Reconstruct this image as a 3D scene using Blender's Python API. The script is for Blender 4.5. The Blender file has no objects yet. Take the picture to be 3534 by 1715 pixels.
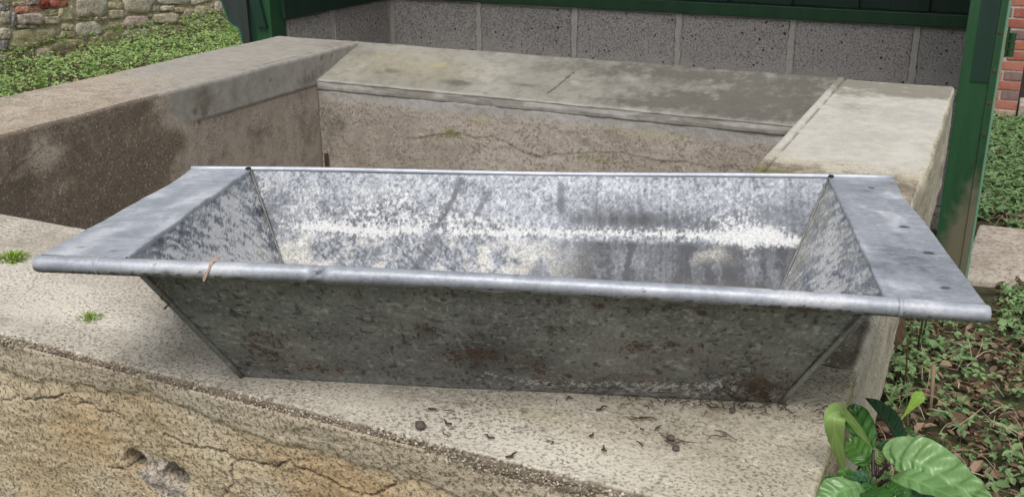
import bpy, bmesh, math, random
import numpy as np
from mathutils import Vector, Matrix, Quaternion

scene = bpy.context.scene
COL = scene.collection
R = math.radians
random.seed(7)
rng = np.random.default_rng(11)

# ------------------------------------------------------------------ camera, light, exposure
CAM_H = 0.5756                       # camera height above the slab tops (z = 0); ground is at z = -0.9
YAW, PITCH, ROLL = -0.44025, 0.34999, 0.002736
fwd = Vector((math.sin(YAW) * math.cos(PITCH), math.cos(YAW) * math.cos(PITCH), -math.sin(PITCH)))
right = Vector((math.cos(YAW), -math.sin(YAW), 0))
down = fwd.cross(right)
r2 = math.cos(ROLL) * right + math.sin(ROLL) * down
d2 = -math.sin(ROLL) * right + math.cos(ROLL) * down
cam_data = bpy.data.cameras.new('camera')
cam = bpy.data.objects.new('camera', cam_data)
COL.objects.link(cam)
m = Matrix((r2, -d2, -fwd)).transposed().to_4x4()
m.translation = Vector((0, 0, CAM_H))
cam.matrix_world = m
cam_data.sensor_width = 36
cam_data.lens = 36.43
cam_data.clip_start = 0.02
cam_data.clip_end = 500
scene.camera = cam

world = bpy.data.worlds.new('World')
scene.world = world
world.use_nodes = True
wn = world.node_tree
wn.nodes.clear()
w_out = wn.nodes.new('ShaderNodeOutputWorld')
w_bg = wn.nodes.new('ShaderNodeBackground')
w_sky = wn.nodes.new('ShaderNodeTexSky')
w_sky.sky_type = 'NISHITA'
w_sky.sun_disc = False
SUN_EL, SUN_AZ = R(58), R(166)       # azimuth from +Y clockwise: high, behind the camera
w_sky.sun_elevation = SUN_EL
w_sky.sun_rotation = SUN_AZ
w_sky.dust_density = 4.0
w_sky.air_density = 1.0
w_sky.ozone_density = 1.0
w_hsv = wn.nodes.new('ShaderNodeHueSaturation')
w_hsv.inputs['Saturation'].default_value = 0.38
wn.links.new(w_sky.outputs[0], w_hsv.inputs['Color'])
wn.links.new(w_hsv.outputs[0], w_bg.inputs[0])
w_bg.inputs[1].default_value = 0.12
wn.links.new(w_bg.outputs[0], w_out.inputs[0])

sun_data = bpy.data.lights.new('sun', 'SUN')
sun_data.energy = 1.2
sun_data.angle = R(28)
sun_data.color = (1.0, 0.98, 0.95)
sun = bpy.data.objects.new('sun', sun_data)
COL.objects.link(sun)
sdir = Vector((math.sin(SUN_AZ) * math.cos(SUN_EL), math.cos(SUN_AZ) * math.cos(SUN_EL), math.sin(SUN_EL)))
sun.rotation_euler = sdir.to_track_quat('Z', 'Y').to_euler()
sun.location = sdir * 20

vs = scene.view_settings
vs.view_transform = 'Standard'
vs.look = 'None'
vs.exposure = 0.42
vs.gamma = 1.0
vs.use_curve_mapping = False
scene.cycles.max_bounces = 8

# ------------------------------------------------------------------ numpy noise
def _hash(ix, iy, seed):
    h = (ix.astype(np.int64) * 374761393 + iy.astype(np.int64) * 668265263 + seed * 144665) & 0x7fffffff
    h = ((h ^ (h >> 13)) * 1274126177) & 0x7fffffff
    h = h ^ (h >> 16)
    return (h & 0xffff) / 65535.0

def vnoise(x, y, seed=0):
    x = np.asarray(x, float); y = np.asarray(y, float)
    x, y = np.broadcast_arrays(x, y)
    ix = np.floor(x); iy = np.floor(y)
    fx = x - ix; fy = y - iy
    fx = fx * fx * (3 - 2 * fx); fy = fy * fy * (3 - 2 * fy)
    a = _hash(ix, iy, seed); b = _hash(ix + 1, iy, seed)
    c = _hash(ix, iy + 1, seed); d = _hash(ix + 1, iy + 1, seed)
    return (a * (1 - fx) + b * fx) * (1 - fy) + (c * (1 - fx) + d * fx) * fy

def fbm(x, y, seed=0, octv=4, gain=0.55):
    s = 0; amp = 1; tot = 0
    for i in range(octv):
        s = s + amp * vnoise(np.asarray(x) * 2 ** i + 17.3 * i, np.asarray(y) * 2 ** i - 9.1 * i, seed + i)
        tot += amp; amp *= gain
    return s / tot

def sstep(a, b, x):
    t = np.clip((np.asarray(x) - a) / (b - a), 0, 1)
    return t * t * (3 - 2 * t)

def gauss(x, y, cx, cy, rx, ry):
    return np.exp(-(((x - cx) / rx) ** 2 + ((y - cy) / ry) ** 2))

def dist_poly(px, py, pts):
    best = np.full(np.broadcast(px, py).shape, 1e9)
    for (ax, ay), (bx, by) in zip(pts[:-1], pts[1:]):
        dx, dy = bx - ax, by - ay
        t = np.clip(((px - ax) * dx + (py - ay) * dy) / (dx * dx + dy * dy + 1e-12), 0, 1)
        best = np.minimum(best, np.hypot(px - ax - t * dx, py - ay - t * dy))
    return best

def lerp_line(x, pts):
    p = sorted(pts)
    return np.interp(x, [a for a, _ in p], [b for _, b in p])

# ------------------------------------------------------------------ object helpers
def empty(name, loc, rz=0.0):
    o = bpy.data.objects.new(name, None)
    COL.objects.link(o)
    o.location = loc
    o.rotation_euler = (0, 0, rz)
    o.empty_display_size = 0.1
    return o

def tag(o, label=None, cat=None, group=None, kind=None):
    if label: o['label'] = label
    if cat: o['category'] = cat
    if group: o['group'] = group
    if kind: o['kind'] = kind
    return o

def thing(name, label, cat, loc, rz=0.0, group=None):
    return tag(empty(name, loc, rz), label, cat, group)

def link_mesh(name, me, mat=None, parent=None, local=False):
    o = bpy.data.objects.new(name, me)
    COL.objects.link(o)
    if mat is not None and len(me.materials) == 0:
        me.materials.append(mat)
    if parent is not None:
        o.parent = parent
        if not local:
            o.location = -Vector(parent.location)      # meshes are written in world coordinates
    return o

def mesh_np(name, verts, faces, mat=None, parent=None, attrs=None, smooth=True, local=False, loop_tot=None):
    """faces: (n,k) int array, all with k corners"""
    me = bpy.data.meshes.new(name)
    v = np.asarray(verts, np.float32).reshape(-1, 3)
    f = np.asarray(faces, np.int32)
    n, k = f.shape
    me.vertices.add(len(v)); me.vertices.foreach_set('co', v.ravel())
    me.loops.add(n * k); me.loops.foreach_set('vertex_index', f.ravel())
    me.polygons.add(n)
    me.polygons.foreach_set('loop_start', np.arange(0, n * k, k, dtype=np.int32))
    me.polygons.foreach_set('loop_total', np.full(n, k, np.int32))
    me.update(calc_edges=True)
    me.polygons.foreach_set('use_smooth', np.full(n, smooth, bool))
    for a, val in (attrs or {}).items():
        at = me.attributes.new(a, 'FLOAT', 'POINT')
        at.data.foreach_set('value', np.asarray(val, np.float32).ravel())
    me.validate()
    return link_mesh(name, me, mat, parent, local)

def grid_faces(nu, nv):
    i = np.arange(nu - 1)[:, None]; j = np.arange(nv - 1)[None, :]
    a = (i * nv + j).ravel()
    return np.stack([a, a + nv, a + nv + 1, a + 1], 1)

def grid_obj(name, P, mat, parent=None, attrs=None, flip=False, local=False, smooth=True):
    nu, nv = P.shape[:2]
    f = grid_faces(nu, nv)
    if flip: f = f[:, ::-1]
    return mesh_np(name, P.reshape(-1, 3), f, mat, parent, attrs, smooth, local)

class MB:
    """collects simple solids into one mesh"""
    def __init__(s): s.v = []; s.f = []
    def add(s, vs_, fs_):
        o = len(s.v); s.v += [tuple(p) for p in vs_]; s.f += [tuple(i + o for i in q) for q in fs_]; return s
    def box(s, x0, x1, y0, y1, z0, z1):
        return s.add([(x0, y0, z0), (x1, y0, z0), (x1, y1, z0), (x0, y1, z0), (x0, y0, z1), (x1, y0, z1), (x1, y1, z1), (x0, y1, z1)],
                     [(0, 3, 2, 1), (4, 5, 6, 7), (0, 1, 5, 4), (1, 2, 6, 5), (2, 3, 7, 6), (3, 0, 4, 7)])
    def prism(s, poly, axis, a, b):
        """poly in the two other axes, extruded along axis from a to b"""
        n = len(poly)
        def P(p, t):
            if axis == 0: return (t, p[0], p[1])
            if axis == 1: return (p[0], t, p[1])
            return (p[0], p[1], t)
        vs_ = [P(p, a) for p in poly] + [P(p, b) for p in poly]
        fs_ = [tuple(range(n))[::-1], tuple(range(n, 2 * n))] + [(i, (i + 1) % n, n + (i + 1) % n, n + i) for i in range(n)]
        return s.add(vs_, fs_)
    def tube(s, pts, rad, n=8, cap=True):
        pts = [Vector(p) for p in pts]
        if not isinstance(rad, (list, tuple)): rad = [rad] * len(pts)
        rad = [float(q) for q in rad]
        vs_, fs_ = [], []
        up = None
        for i, p in enumerate(pts):
            t = (pts[min(i + 1, len(pts) - 1)] - pts[max(i - 1, 0)]).normalized()
            if up is None:
                up = Vector((0, 0, 1)) if abs(t.z) < .9 else Vector((1, 0, 0))
            a = t.cross(up).normalized(); b = a.cross(t).normalized(); up = b
            for k in range(n):
                w = 2 * math.pi * k / n
                vs_.append(p + rad[i] * (math.cos(w) * a + math.sin(w) * b))
        for i in range(len(pts) - 1):
            for k in range(n):
                k2 = (k + 1) % n
                fs_.append((i * n + k, i * n + k2, (i + 1) * n + k2, (i + 1) * n + k))
        if cap:
            fs_.append(tuple(range(n))); fs_.append(tuple(range((len(pts) - 1) * n, len(pts) * n))[::-1])
        return s.add(vs_, fs_)
    def mesh(s, name, smooth=False, bevel=0):
        me = bpy.data.meshes.new(name)
        me.from_pydata(s.v, [], s.f)
        bm = bmesh.new(); bm.from_mesh(me)
        bmesh.ops.recalc_face_normals(bm, faces=bm.faces)
        if bevel:
            bmesh.ops.bevel(bm, geom=list(bm.edges), offset=bevel, segments=2, affect='EDGES', profile=.6)
        bm.to_mesh(me); bm.free()
        if smooth:
            me.polygons.foreach_set('use_smooth', [True] * len(me.polygons))
        return me
    def build(s, name, mat, parent=None, smooth=False, bevel=0, local=False):
        return link_mesh(name, s.mesh(name, smooth, bevel), mat, parent, local)

# ------------------------------------------------------------------ material helper
def col(c): return (c[0], c[1], c[2], 1.0)

class NM:
    def __init__(s, name, rough=0.8, metallic=0.0, spec=0.5):
        s.mat = bpy.data.materials.new(name); s.mat.use_nodes = True
        s.t = s.mat.node_tree; s.t.nodes.clear()
        s.out = s.t.nodes.new('ShaderNodeOutputMaterial')
        s.b = s.t.nodes.new('ShaderNodeBsdfPrincipled')
        s.t.links.new(s.b.outputs[0], s.out.inputs[0])
        s.b.inputs['Roughness'].default_value = rough
        s.b.inputs['Metallic'].default_value = metallic
        s.b.inputs['Specular IOR Level'].default_value = spec
        s.tc = s.t.nodes.new('ShaderNodeTexCoord')
        s.vec = s.tc.outputs['Object']
    def L(s, a, b): s.t.links.new(a, b)
    def put(s, sock, v):
        if hasattr(v, 'is_output'): s.L(v, sock)
        elif isinstance(v, (tuple, list)):
            sock.default_value = col(v) if len(sock.default_value) == 4 else v
        else: sock.default_value = v
    def stretch(s, sx, sy, sz, rot=(0, 0, 0), loc=(0, 0, 0), vec=None):
        n = s.t.nodes.new('ShaderNodeMapping')
        s.L(vec or s.vec, n.inputs[0])
        n.inputs['Location'].default_value = loc
        n.inputs['Rotation'].default_value = rot; n.inputs['Scale'].default_value = (sx, sy, sz)
        return n.outputs[0]
    def noise(s, scale, detail=4, rough=.55, vec=None, dist=0.0):
        n = s.t.nodes.new('ShaderNodeTexNoise')
        s.L(vec or s.vec, n.inputs['Vector'])
        n.inputs['Scale'].default_value = scale; n.inputs['Detail'].default_value = detail
        n.inputs['Roughness'].default_value = rough; n.inputs['Distortion'].default_value = dist
        return n.outputs[0]
    def voro(s, scale, feature='F1', vec=None, rnd=1.0, out='Distance'):
        n = s.t.nodes.new('ShaderNodeTexVoronoi'); n.feature = feature
        s.L(vec or s.vec, n.inputs['Vector'])
        n.inputs['Scale'].default_value = scale; n.inputs['Randomness'].default_value = rnd
        return n.outputs[out]
    def ramp(s, fac, stops, interp='LINEAR'):
        n = s.t.nodes.new('ShaderNodeValToRGB'); n.color_ramp.interpolation = interp
        e = n.color_ramp.elements
        while len(e) < len(stops): e.new(.5)
        for el, (p, c) in zip(e, stops):
            el.position = p
            el.color = col(c) if isinstance(c, (tuple, list)) else (c, c, c, 1)
        s.L(fac, n.inputs[0])
        return n.outputs[0]
    def step(s, v, a, b):
        n = s.t.nodes.new('ShaderNodeMapRange'); n.interpolation_type = 'SMOOTHSTEP'
        s.put(n.inputs['Value'], v)
        n.inputs['From Min'].default_value = a; n.inputs['From Max'].default_value = b
        return n.outputs[0]
    def mix(s, fac, a, b, mode='MIX'):
        n = s.t.nodes.new('ShaderNodeMix'); n.data_type = 'RGBA'; n.blend_type = mode
        s.put(n.inputs[0], fac); s.put(n.inputs[6], a); s.put(n.inputs[7], b)
        return n.outputs[2]
    def math(s, op, a, b=0.0):
        n = s.t.nodes.new('ShaderNodeMath'); n.operation = op
        s.put(n.inputs[0], a); s.put(n.inputs[1], b)
        return n.outputs[0]
    def add(s, a, b): return s.math('ADD', a, b)
    def mul(s, a, b): return s.math('MULTIPLY', a, b)
    def attr(s, name):
        n = s.t.nodes.new('ShaderNodeAttribute'); n.attribute_name = name
        return n.outputs['Fac']
    def rnd(s):
        return s.t.nodes.new('ShaderNodeObjectInfo').outputs['Random']
    def bump(s, h, strength=.5, dist=.002, prev=None):
        n = s.t.nodes.new('ShaderNodeBump')
        n.inputs['Strength'].default_value = strength; n.inputs['Distance'].default_value = dist
        s.L(h, n.inputs['Height'])
        if prev is not None: s.L(prev, n.inputs['Normal'])
        return n.outputs[0]
    def done(s, color=None, rough=None, normal=None, metallic=None):
        if color is not None: s.put(s.b.inputs['Base Color'], color)
        if rough is not None: s.put(s.b.inputs['Roughness'], rough)
        if metallic is not None: s.put(s.b.inputs['Metallic'], metallic)
        if normal is not None: s.L(normal, s.b.inputs['Normal'])
        return s.mat

# ------------------------------------------------------------------ materials
def concrete(name, base, pale, dark, speck=(0.11, 0.09, 0.065), speck_amt=0.85, scale=210.0, smooth_col=(0.27, 0.265, 0.25), bump=0.6, big=5.0, fleck=.5):
    n = NM(name, rough=0.92, spec=0.25)
    n1 = n.noise(big, 5, .6); n2 = n.noise(28, 5, .65); n3 = n.noise(scale, 3, .6); n4 = n.noise(scale * 2.7, 2, .6)
    sm = n.attr('smooth')
    c = n.mix(n.step(n1, .35, .68), base, pale)
    c = n.mix(n.mul(n.step(n2, .46, .7), .5), c, dark)
    c = n.mix(n.mul(n.step(n.noise(13, 6, .7, n.stretch(1, 1.6, 1, loc=(7, 2, 4))), .48, .66), .55), c, dark)
    c = n.mix(n.math('MINIMUM', n.attr('pale'), 1.0), c, [min(.8, k * 1.13) for k in pale])
    c = n.mix(n.attr('tint'), c, n.mix(n2, (0.40, 0.33, 0.13), (0.33, 0.30, 0.16)))
    c = n.mix(sm, c, n.mix(n.step(n.add(n.mul(n2, .5), n.mul(n.noise(5, 6, .65), .5)), .38, .62), [min(.9, k * 1.08) for k in smooth_col], [k * 0.82 for k in smooth_col]))
    c = n.mix(n.step(n.add(n.attr('brown'), n.mul(n.add(n2, -.5), 1.3)), .2, .9), c, n.mix(n.step(n3, .42, .6), (0.14, 0.112, 0.083), (0.28, 0.235, 0.175)))
    stn = n.add(n.attr('stain_shade'), n.mul(n.attr('stain_shade'), n.add(n.mul(n.add(n2, -.5), 2.4), n.mul(n.add(n.noise(9, 6, .65), -.5), 2.0))))
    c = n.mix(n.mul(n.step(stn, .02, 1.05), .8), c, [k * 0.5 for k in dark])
    rough_amt = n.math('SUBTRACT', 1.0, n.mul(sm, .8))
    patch = n.add(.45, n.mul(n.step(n.noise(9, 4), .3, .7), .55))
    sp = n.mul(n.mul(n.step(n3, .49, .62), speck_amt), n.mul(rough_amt, patch))
    c = n.mix(sp, c, speck)
    sp2 = n.mul(n.mul(n.step(n4, .56, .7), speck_amt * .5), rough_amt)
    c = n.mix(sp2, c, speck)
    lt = n.mul(n.step(n.noise(scale * .8, 2, .5, n.stretch(1, 1, 1, loc=(3.1, 1.7, 9.2))), .6, .72), fleck)
    c = n.mix(n.mul(lt, rough_amt), c, [min(.85, k * 1.25) for k in pale])
    moss = n.step(n.add(n.attr('moss'), n.mul(n.add(n.noise(120, 5, .7), -.5), 1.4)), .35, .75)
    c = n.mix(n.mul(moss, .8), c, n.mix(n3, (0.10, 0.115, 0.03), (0.20, 0.19, 0.06)))
    c = n.mix(n.math('MINIMUM', n.attr('crack'), 1.0), c, (0.035, 0.03, 0.022))
    h = n.add(n.mul(n3, rough_amt), n.add(n.mul(n4, n.mul(rough_amt, .5)), n.mul(n2, .6)))
    return n.done(c, normal=n.bump(h, bump, .003))

M_front = concrete('pale_concrete', (0.425, 0.385, 0.315), (0.59, 0.55, 0.47), (0.275, 0.25, 0.198))
M_left = concrete('brown_concrete', (0.41, 0.335, 0.255), (0.49, 0.425, 0.345), (0.28, 0.23, 0.17), scale=170, smooth_col=(0.33, 0.315, 0.28))
M_right = concrete('yellow_concrete', (0.52, 0.475, 0.375), (0.65, 0.61, 0.52), (0.39, 0.355, 0.275), speck_amt=.65, smooth_col=(0.52, 0.50, 0.44))
M_inner = concrete('basin_render', (0.32, 0.28, 0.235), (0.43, 0.385, 0.33), (0.22, 0.19, 0.15), speck=(0.09, 0.075, 0.06), speck_amt=.65, scale=120, smooth_col=(0.34, 0.335, 0.32), big=3.2)
M_wash = concrete('worn_cement', (0.265, 0.25, 0.212), (0.345, 0.33, 0.285), (0.175, 0.163, 0.138), speck_amt=.12, scale=90, smooth_col=(0.47, 0.46, 0.43), big=3.5, bump=.25, fleck=.08)

def stone_face():
    n = NM('ochre_sandstone', rough=.95, spec=.2)
    n1 = n.noise(7, 5, .6); n2 = n.noise(30, 5, .65); n3 = n.noise(210, 3, .62); n4 = n.noise(430, 2)
    lay = n.noise(26, 5, .6, n.stretch(.35, 1, 2.6, rot=(0, R(14), 0)))
    c = n.mix(n.step(n1, .3, .7), (0.47, 0.375, 0.235), (0.57, 0.49, 0.36))
    c = n.mix(n.step(n.add(n.attr('ochre'), n.mul(n.add(n2, -.5), .7)), .25, 1.05), c, (0.43, 0.31, 0.175))
    c = n.mix(n.mul(n.step(lay, .48, .7), .4), c, (0.31, 0.235, 0.15))
    band = n.mul(n.step(n.add(n.attr('band'), n.mul(n.add(n2, -.5), 2.2)), .2, .9), .6)
    c = n.mix(band, c, n.mix(n2, (0.29, 0.255, 0.20), (0.44, 0.395, 0.32)))
    c = n.mix(n.step(n.add(n.attr('dmg'), n.mul(n.add(n2, -.5), 1.1)), .35, .6), c, n.mix(n.step(n.noise(60, 4), .38, .62), (0.54, 0.47, 0.38), (0.30, 0.27, 0.235)))
    c = n.mix(n.mul(n.step(n3, .5, .6), .8), c, (0.13, 0.10, 0.065))
    c = n.mix(n.mul(n.step(n4, .58, .7), .4), c, (0.10, 0.08, 0.05))
    c = n.mix(n.mul(n.step(n.noise(170, 2, .5, n.stretch(1, 1, 1, loc=(5, 3, 1))), .6, .72), .45), c, (0.66, 0.59, 0.46))
    c = n.mix(n.mul(n.step(n.add(n.attr('moss'), n.mul(n.add(n3, -.5), 1.2)), .4, .8), .7), c, (0.11, 0.12, 0.05))
    c = n.mix(n.mul(n.math('MINIMUM', n.attr('crack'), 1.0), .85), c, (0.045, 0.04, 0.035))
    h = n.add(n3, n.add(n.mul(n4, .5), lay))
    return n.done(c, normal=n.bump(h, .7, .0035))
M_stone = stone_face()

def simple(name, a, b, scale=30, rough=.8, bump=.3, stretch=None, metallic=0, use_rnd=0.0, spec=.4, dist=.003):
    n = NM(name, rough=rough, metallic=metallic, spec=spec)
    v = n.stretch(*stretch) if stretch else None
    n1 = n.noise(scale, 5, .6, v); n2 = n.noise(scale * 7, 3, .6, v)
    f = n.add(n.mul(n1, .65), n.mul(n2, .35))
    if use_rnd: f = n.add(f, n.mul(n.add(n.rnd(), -.5), use_rnd))
    c = n.mix(n.step(f, .33, .68), a, b)
    return n.done(c, normal=n.bump(f, bump, dist))

def paint(name, a, b, worn=(0.16, 0.15, 0.10), wear=.0, rough=.45):
    n = NM(name, rough=rough, spec=.45)
    g = n.noise(14, 4, .6, n.stretch(1, 1, .12)); g2 = n.noise(120, 4, .6, n.stretch(1, 1, .08)); sp = n.noise(60, 5, .7)
    c = n.mix(n.step(g, .3, .7), a, b)
    c = n.mix(n.mul(n.step(g2, .55, .75), .25), c, [k * 1.8 for k in b])
    c = n.mix(n.mul(n.step(sp, .62, .72), .35), c, [k * .35 for k in a])
    if wear:
        c = n.mix(n.step(n.add(n.attr('wear'), n.mul(n.add(n.noise(18, 5), -.5), .9)), .3, .75), c, n.mix(g2, worn, [k * .7 for k in worn]))
    return n.done(c, normal=n.bump(n.add(g2, n.mul(sp, .4)), .25, .002))

M_green = paint('green_paint', (0.013, 0.056, 0.021), (0.019, 0.077, 0.029), wear=1)
M_green_dark = paint('dark_green_paint', (0.006, 0.028, 0.017), (0.009, 0.038, 0.022), rough=.5)
M_green_pale = paint('lit_faded_green_paint', (0.11, 0.25, 0.16), (0.17, 0.31, 0.21), rough=.6)  # faded paint, made paler to carry the light on narrow side edges
M_green_grey = paint('greyed_green_paint', (0.020, 0.030, 0.026), (0.03, 0.042, 0.037), rough=.7)
M_roof = simple('shade_roof_board', (0.02, 0.035, 0.025), (0.035, 0.05, 0.035), 20)

def block_mat():
    n = NM('aggregate_block', rough=.95, spec=.2)
    off = n.t.nodes.new('ShaderNodeVectorMath'); off.operation = 'ADD'
    n.L(n.vec, off.inputs[0])
    cmb = n.t.nodes.new('ShaderNodeCombineXYZ'); n.L(n.mul(n.rnd(), 9.0), cmb.inputs[0]); n.L(n.mul(n.rnd(), 5.0), cmb.inputs[1]); n.L(cmb.outputs[0], off.inputs[1])
    v = off.outputs[0]
    n1 = n.noise(8, 5, .65, v); n2 = n.noise(130, 5, .72, v); n3 = n.noise(60, 4, .65, v)
    sepz = n.t.nodes.new('ShaderNodeSeparateXYZ'); n.L(n.vec, sepz.inputs[0])
    c = n.mix(n.add(n.mul(n1, .6), n.mul(n.rnd(), .4)), (0.38, 0.35, 0.325), (0.60, 0.555, 0.515))
    c = n.mix(n.mul(n.step(n2, .49, .58), .75), c, (0.16, 0.148, 0.148))
    c = n.mix(n.mul(n.step(n3, .52, .66), .5), c, (0.20, 0.185, 0.185))
    c = n.mix(n.mul(n.step(n2, .44, .36), .5), c, (0.62, 0.58, 0.54))
    low = n.step(n.add(n.mul(sepz.outputs[2], -1.0), n.mul(n.add(n1, -.5), .35)), .03, .13)
    c = n.mix(n.mul(low, .45), c, n.mix(n2, (0.40, 0.375, 0.35), (0.62, 0.59, 0.555)))
    pit = n.add(n.voro(36, vec=v), n.mul(n.add(n3, -.5), 1.6))
    pit2 = n.add(n.voro(85, vec=v), n.mul(n.add(n3, -.5), 1.1))
    dk = n.math('MAXIMUM', n.step(pit, .10, .0), n.mul(n.step(pit2, .10, .0), .8))
    c = n.mix(dk, c, (0.05, 0.047, 0.055))
    h = n.add(n.mul(n2, .6), n.mul(n.math('SUBTRACT', 1.0, dk), .8))
    return n.done(c, normal=n.bump(h, .7, .006))
M_block = block_mat()
M_joint = simple('grey_joint_mortar', (0.46, 0.435, 0.395), (0.58, 0.55, 0.50), 60, .95, .4)

def zinc(name, c_lo, c_hi, metallic, rough, kind='in'):
    n = NM(name, rough=rough, metallic=metallic, spec=.4)
    n1 = n.noise(9, 5, .62); n2 = n.noise(60, 5, .65); n3 = n.noise(260, 3, .6); fine = n.noise(150, 7, .78)
    lowf = n.step(n.add(n.mul(n1, .75), n.mul(n2, .25)), .36, .64)
    c = n.mix(lowf, c_lo, c_hi)
    if kind == 'out':
        cell = n.voro(170, vec=n.stretch(1, 1, 1.5), out='Color')
        sep = n.t.nodes.new('ShaderNodeSeparateColor'); n.L(cell, sep.inputs[0])
        fl = n.step(n.add(sep.outputs[0], n.mul(n.add(n2, -.5), 1.2)), .88, .93)
        c = n.mix(n.mul(fl, .5), c, (0.34, 0.34, 0.31))
        c = n.mix(n.mul(n.step(fine, .5, .62), .5), c, [k * .45 for k in c_lo])
        c = n.mix(n.mul(n.step(n2, .5, .7), .5), c, (0.15, 0.12, 0.085))
    elif kind == 'in':
        c = n.mix(n.mul(n.step(fine, .5, .58), .75), c, (0.14, 0.155, 0.18))
        c = n.mix(n.mul(n.step(fine, .46, .38), .7), c, (0.56, 0.56, 0.54))
        scr = n.noise(85, 5, .65, n.stretch(.22, 1, 1.8, rot=(0, R(35), 0)))
        c = n.mix(n.mul(n.step(scr, .53, .62), .4), c, [k * .45 for k in c_lo])
        br_ = n.noise(130, 5, .7, n.stretch(1.5, 1, .18))
        c = n.mix(n.mul(n.step(br_, .52, .62), .3), c, (0.20, 0.215, 0.24))
    else:
        br_ = n.noise(38, 5, .6, n.stretch(1.0, .45, 1))
        c = n.mix(n.mul(n.step(br_, .46, .66), .55), c, [min(.9, k * 1.22) for k in c_hi])
        c = n.mix(n.mul(n.step(fine, .52, .64), .35), c, [k * .7 for k in c_lo])
    c = n.mix(n.step(n.add(n.attr('beige'), n.mul(n.add(n2, -.5), 1.8)), .3, .95), c, n.mix(fine, (0.30, 0.285, 0.24), (0.55, 0.53, 0.46)))
    dk = n.step(n.add(n.attr('dark'), n.mul(n.add(n.noise(110, 8, .78, n.stretch(1.6, 1, .5)), -.5), 3.4)), .3, .95)
    c = n.mix(n.mul(dk, .8), c, (0.075, 0.08, 0.095))
    wt = n.step(n.add(n.attr('white'), n.mul(n.add(n.noise(120, 9, .82), -.5), 4.2)), .50, .72)
    c = n.mix(n.mul(wt, .93), c, n.mix(fine, (0.58, 0.58, 0.56), (0.78, 0.77, 0.74)))
    rs = n.step(n.add(n.attr('rust'), n.mul(n.add(n.noise(100, 8, .78), -.5), 4.0)), .55, .8)
    c = n.mix(n.mul(rs, .85), c, n.mix(n.step(n3, .4, .6), (0.05, 0.028, 0.018), (0.17, 0.09, 0.05)))
    dots = n.mul(n.step(n.add(n.voro(55), n.mul(n.add(n2, -.5), .5)), .12, .07), n.math('MINIMUM', n.attr('spots'), 1.0))
    c = n.mix(dots, c, (0.035, 0.028, 0.022))
    c = n.mix(n.math('MINIMUM', n.attr('seam'), 1.0), c, (0.06, 0.06, 0.06))
    nonmetal = n.math('MAXIMUM', n.math('MAXIMUM', wt, rs), n.math('MAXIMUM', dots, n.mul(n.attr('beige'), .6)))
    met = n.mul(n.math('SUBTRACT', 1.0, nonmetal), metallic)
    rg = n.add(n.mul(n2, .3), n.add(n.mul(nonmetal, .3), rough - .15))
    h = n.add(n.mul(n2, .7), n.add(n.mul(wt, .3), n.add(n.mul(rs, .3), n.mul(fine, .3))))
    return n.done(c, rough=rg, metallic=met, normal=n.bump(h, .3, .0018))
M_zinc_in = zinc('limed_zinc', (0.27, 0.295, 0.335), (0.40, 0.425, 0.465), .3, .5)
M_zinc_top = zinc('pale_zinc', (0.37, 0.395, 0.44), (0.49, 0.515, 0.56), .35, .46, 'top')
M_zinc_out = zinc('dull_zinc', (0.15, 0.155, 0.14), (0.225, 0.225, 0.205), .15, .55, 'out')
M_zinc_roll = zinc('rolled_zinc', (0.28, 0.305, 0.335), (0.40, 0.425, 0.455), .25, .55, 'top')

def zinc_map(name, ramp, metallic, rough, rust_cols=((0.04, 0.027, 0.02), (0.105, 0.066, 0.043)), brown=(0.15, 0.115, 0.08)):
    n = NM(name, rough=rough, metallic=metallic, spec=.4)
    f = n.noise(300, 4, .65); n2 = n.noise(70, 4)
    c = n.ramp(n.add(n.attr('tone'), n.mul(n.add(f, -.5), .5)), ramp)
    c = n.mix(n.attr('beige'), c, n.mix(n.step(f, .4, .6), (0.32, 0.30, 0.25), (0.56, 0.54, 0.47)))
    c = n.mix(n.attr('brown'), c, brown)
    wt = n.math('MINIMUM', n.attr('white'), 1.0)
    c = n.mix(n.mul(wt, .9), c, n.mix(n.step(f, .35, .6), (0.50, 0.505, 0.50), (0.70, 0.70, 0.685)))
    rs = n.math('MINIMUM', n.attr('rust'), 1.0)
    c = n.mix(n.mul(rs, .9), c, n.mix(n.step(f, .4, .6), *rust_cols))
    non = n.math('MAXIMUM', wt, rs)
    h = n.add(n.add(n.mul(n2, .6), n.mul(f, .4)), n.add(n.mul(wt, .35), n.mul(rs, .4)))
    return n.done(c, rough=n.add(n.mul(non, .3), n.add(n.mul(n2, .2), rough - .1)), metallic=n.mul(n.math('SUBTRACT', 1.0, non), metallic), normal=n.bump(h, .3, .0016))
RAMP_IN = [(0, (.036, .039, .046)), (.28, (.095, .103, .118)), (.52, (.195, .21, .235)), (.76, (.30, .318, .345)), (1, (.44, .45, .46))]
RAMP_OUT = [(0, (.03, .03, .027)), (.3, (.11, .114, .107)), (.55, (.205, .211, .20)), (.8, (.32, .326, .31)), (1, (.46, .46, .44))]
M_map_in = zinc_map('limed_zinc_sheet', RAMP_IN, .25, .5)
M_map_out = zinc_map('dull_zinc_sheet', RAMP_OUT, .12, .55)
M_map_top = zinc_map('pale_zinc_sheet', [(0, (.10, .105, .115)), (.3, (.25, .265, .295)), (.55, (.36, .38, .415)), (.8, (.475, .495, .53)), (1, (.60, .615, .64))], .3, .46)

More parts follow.
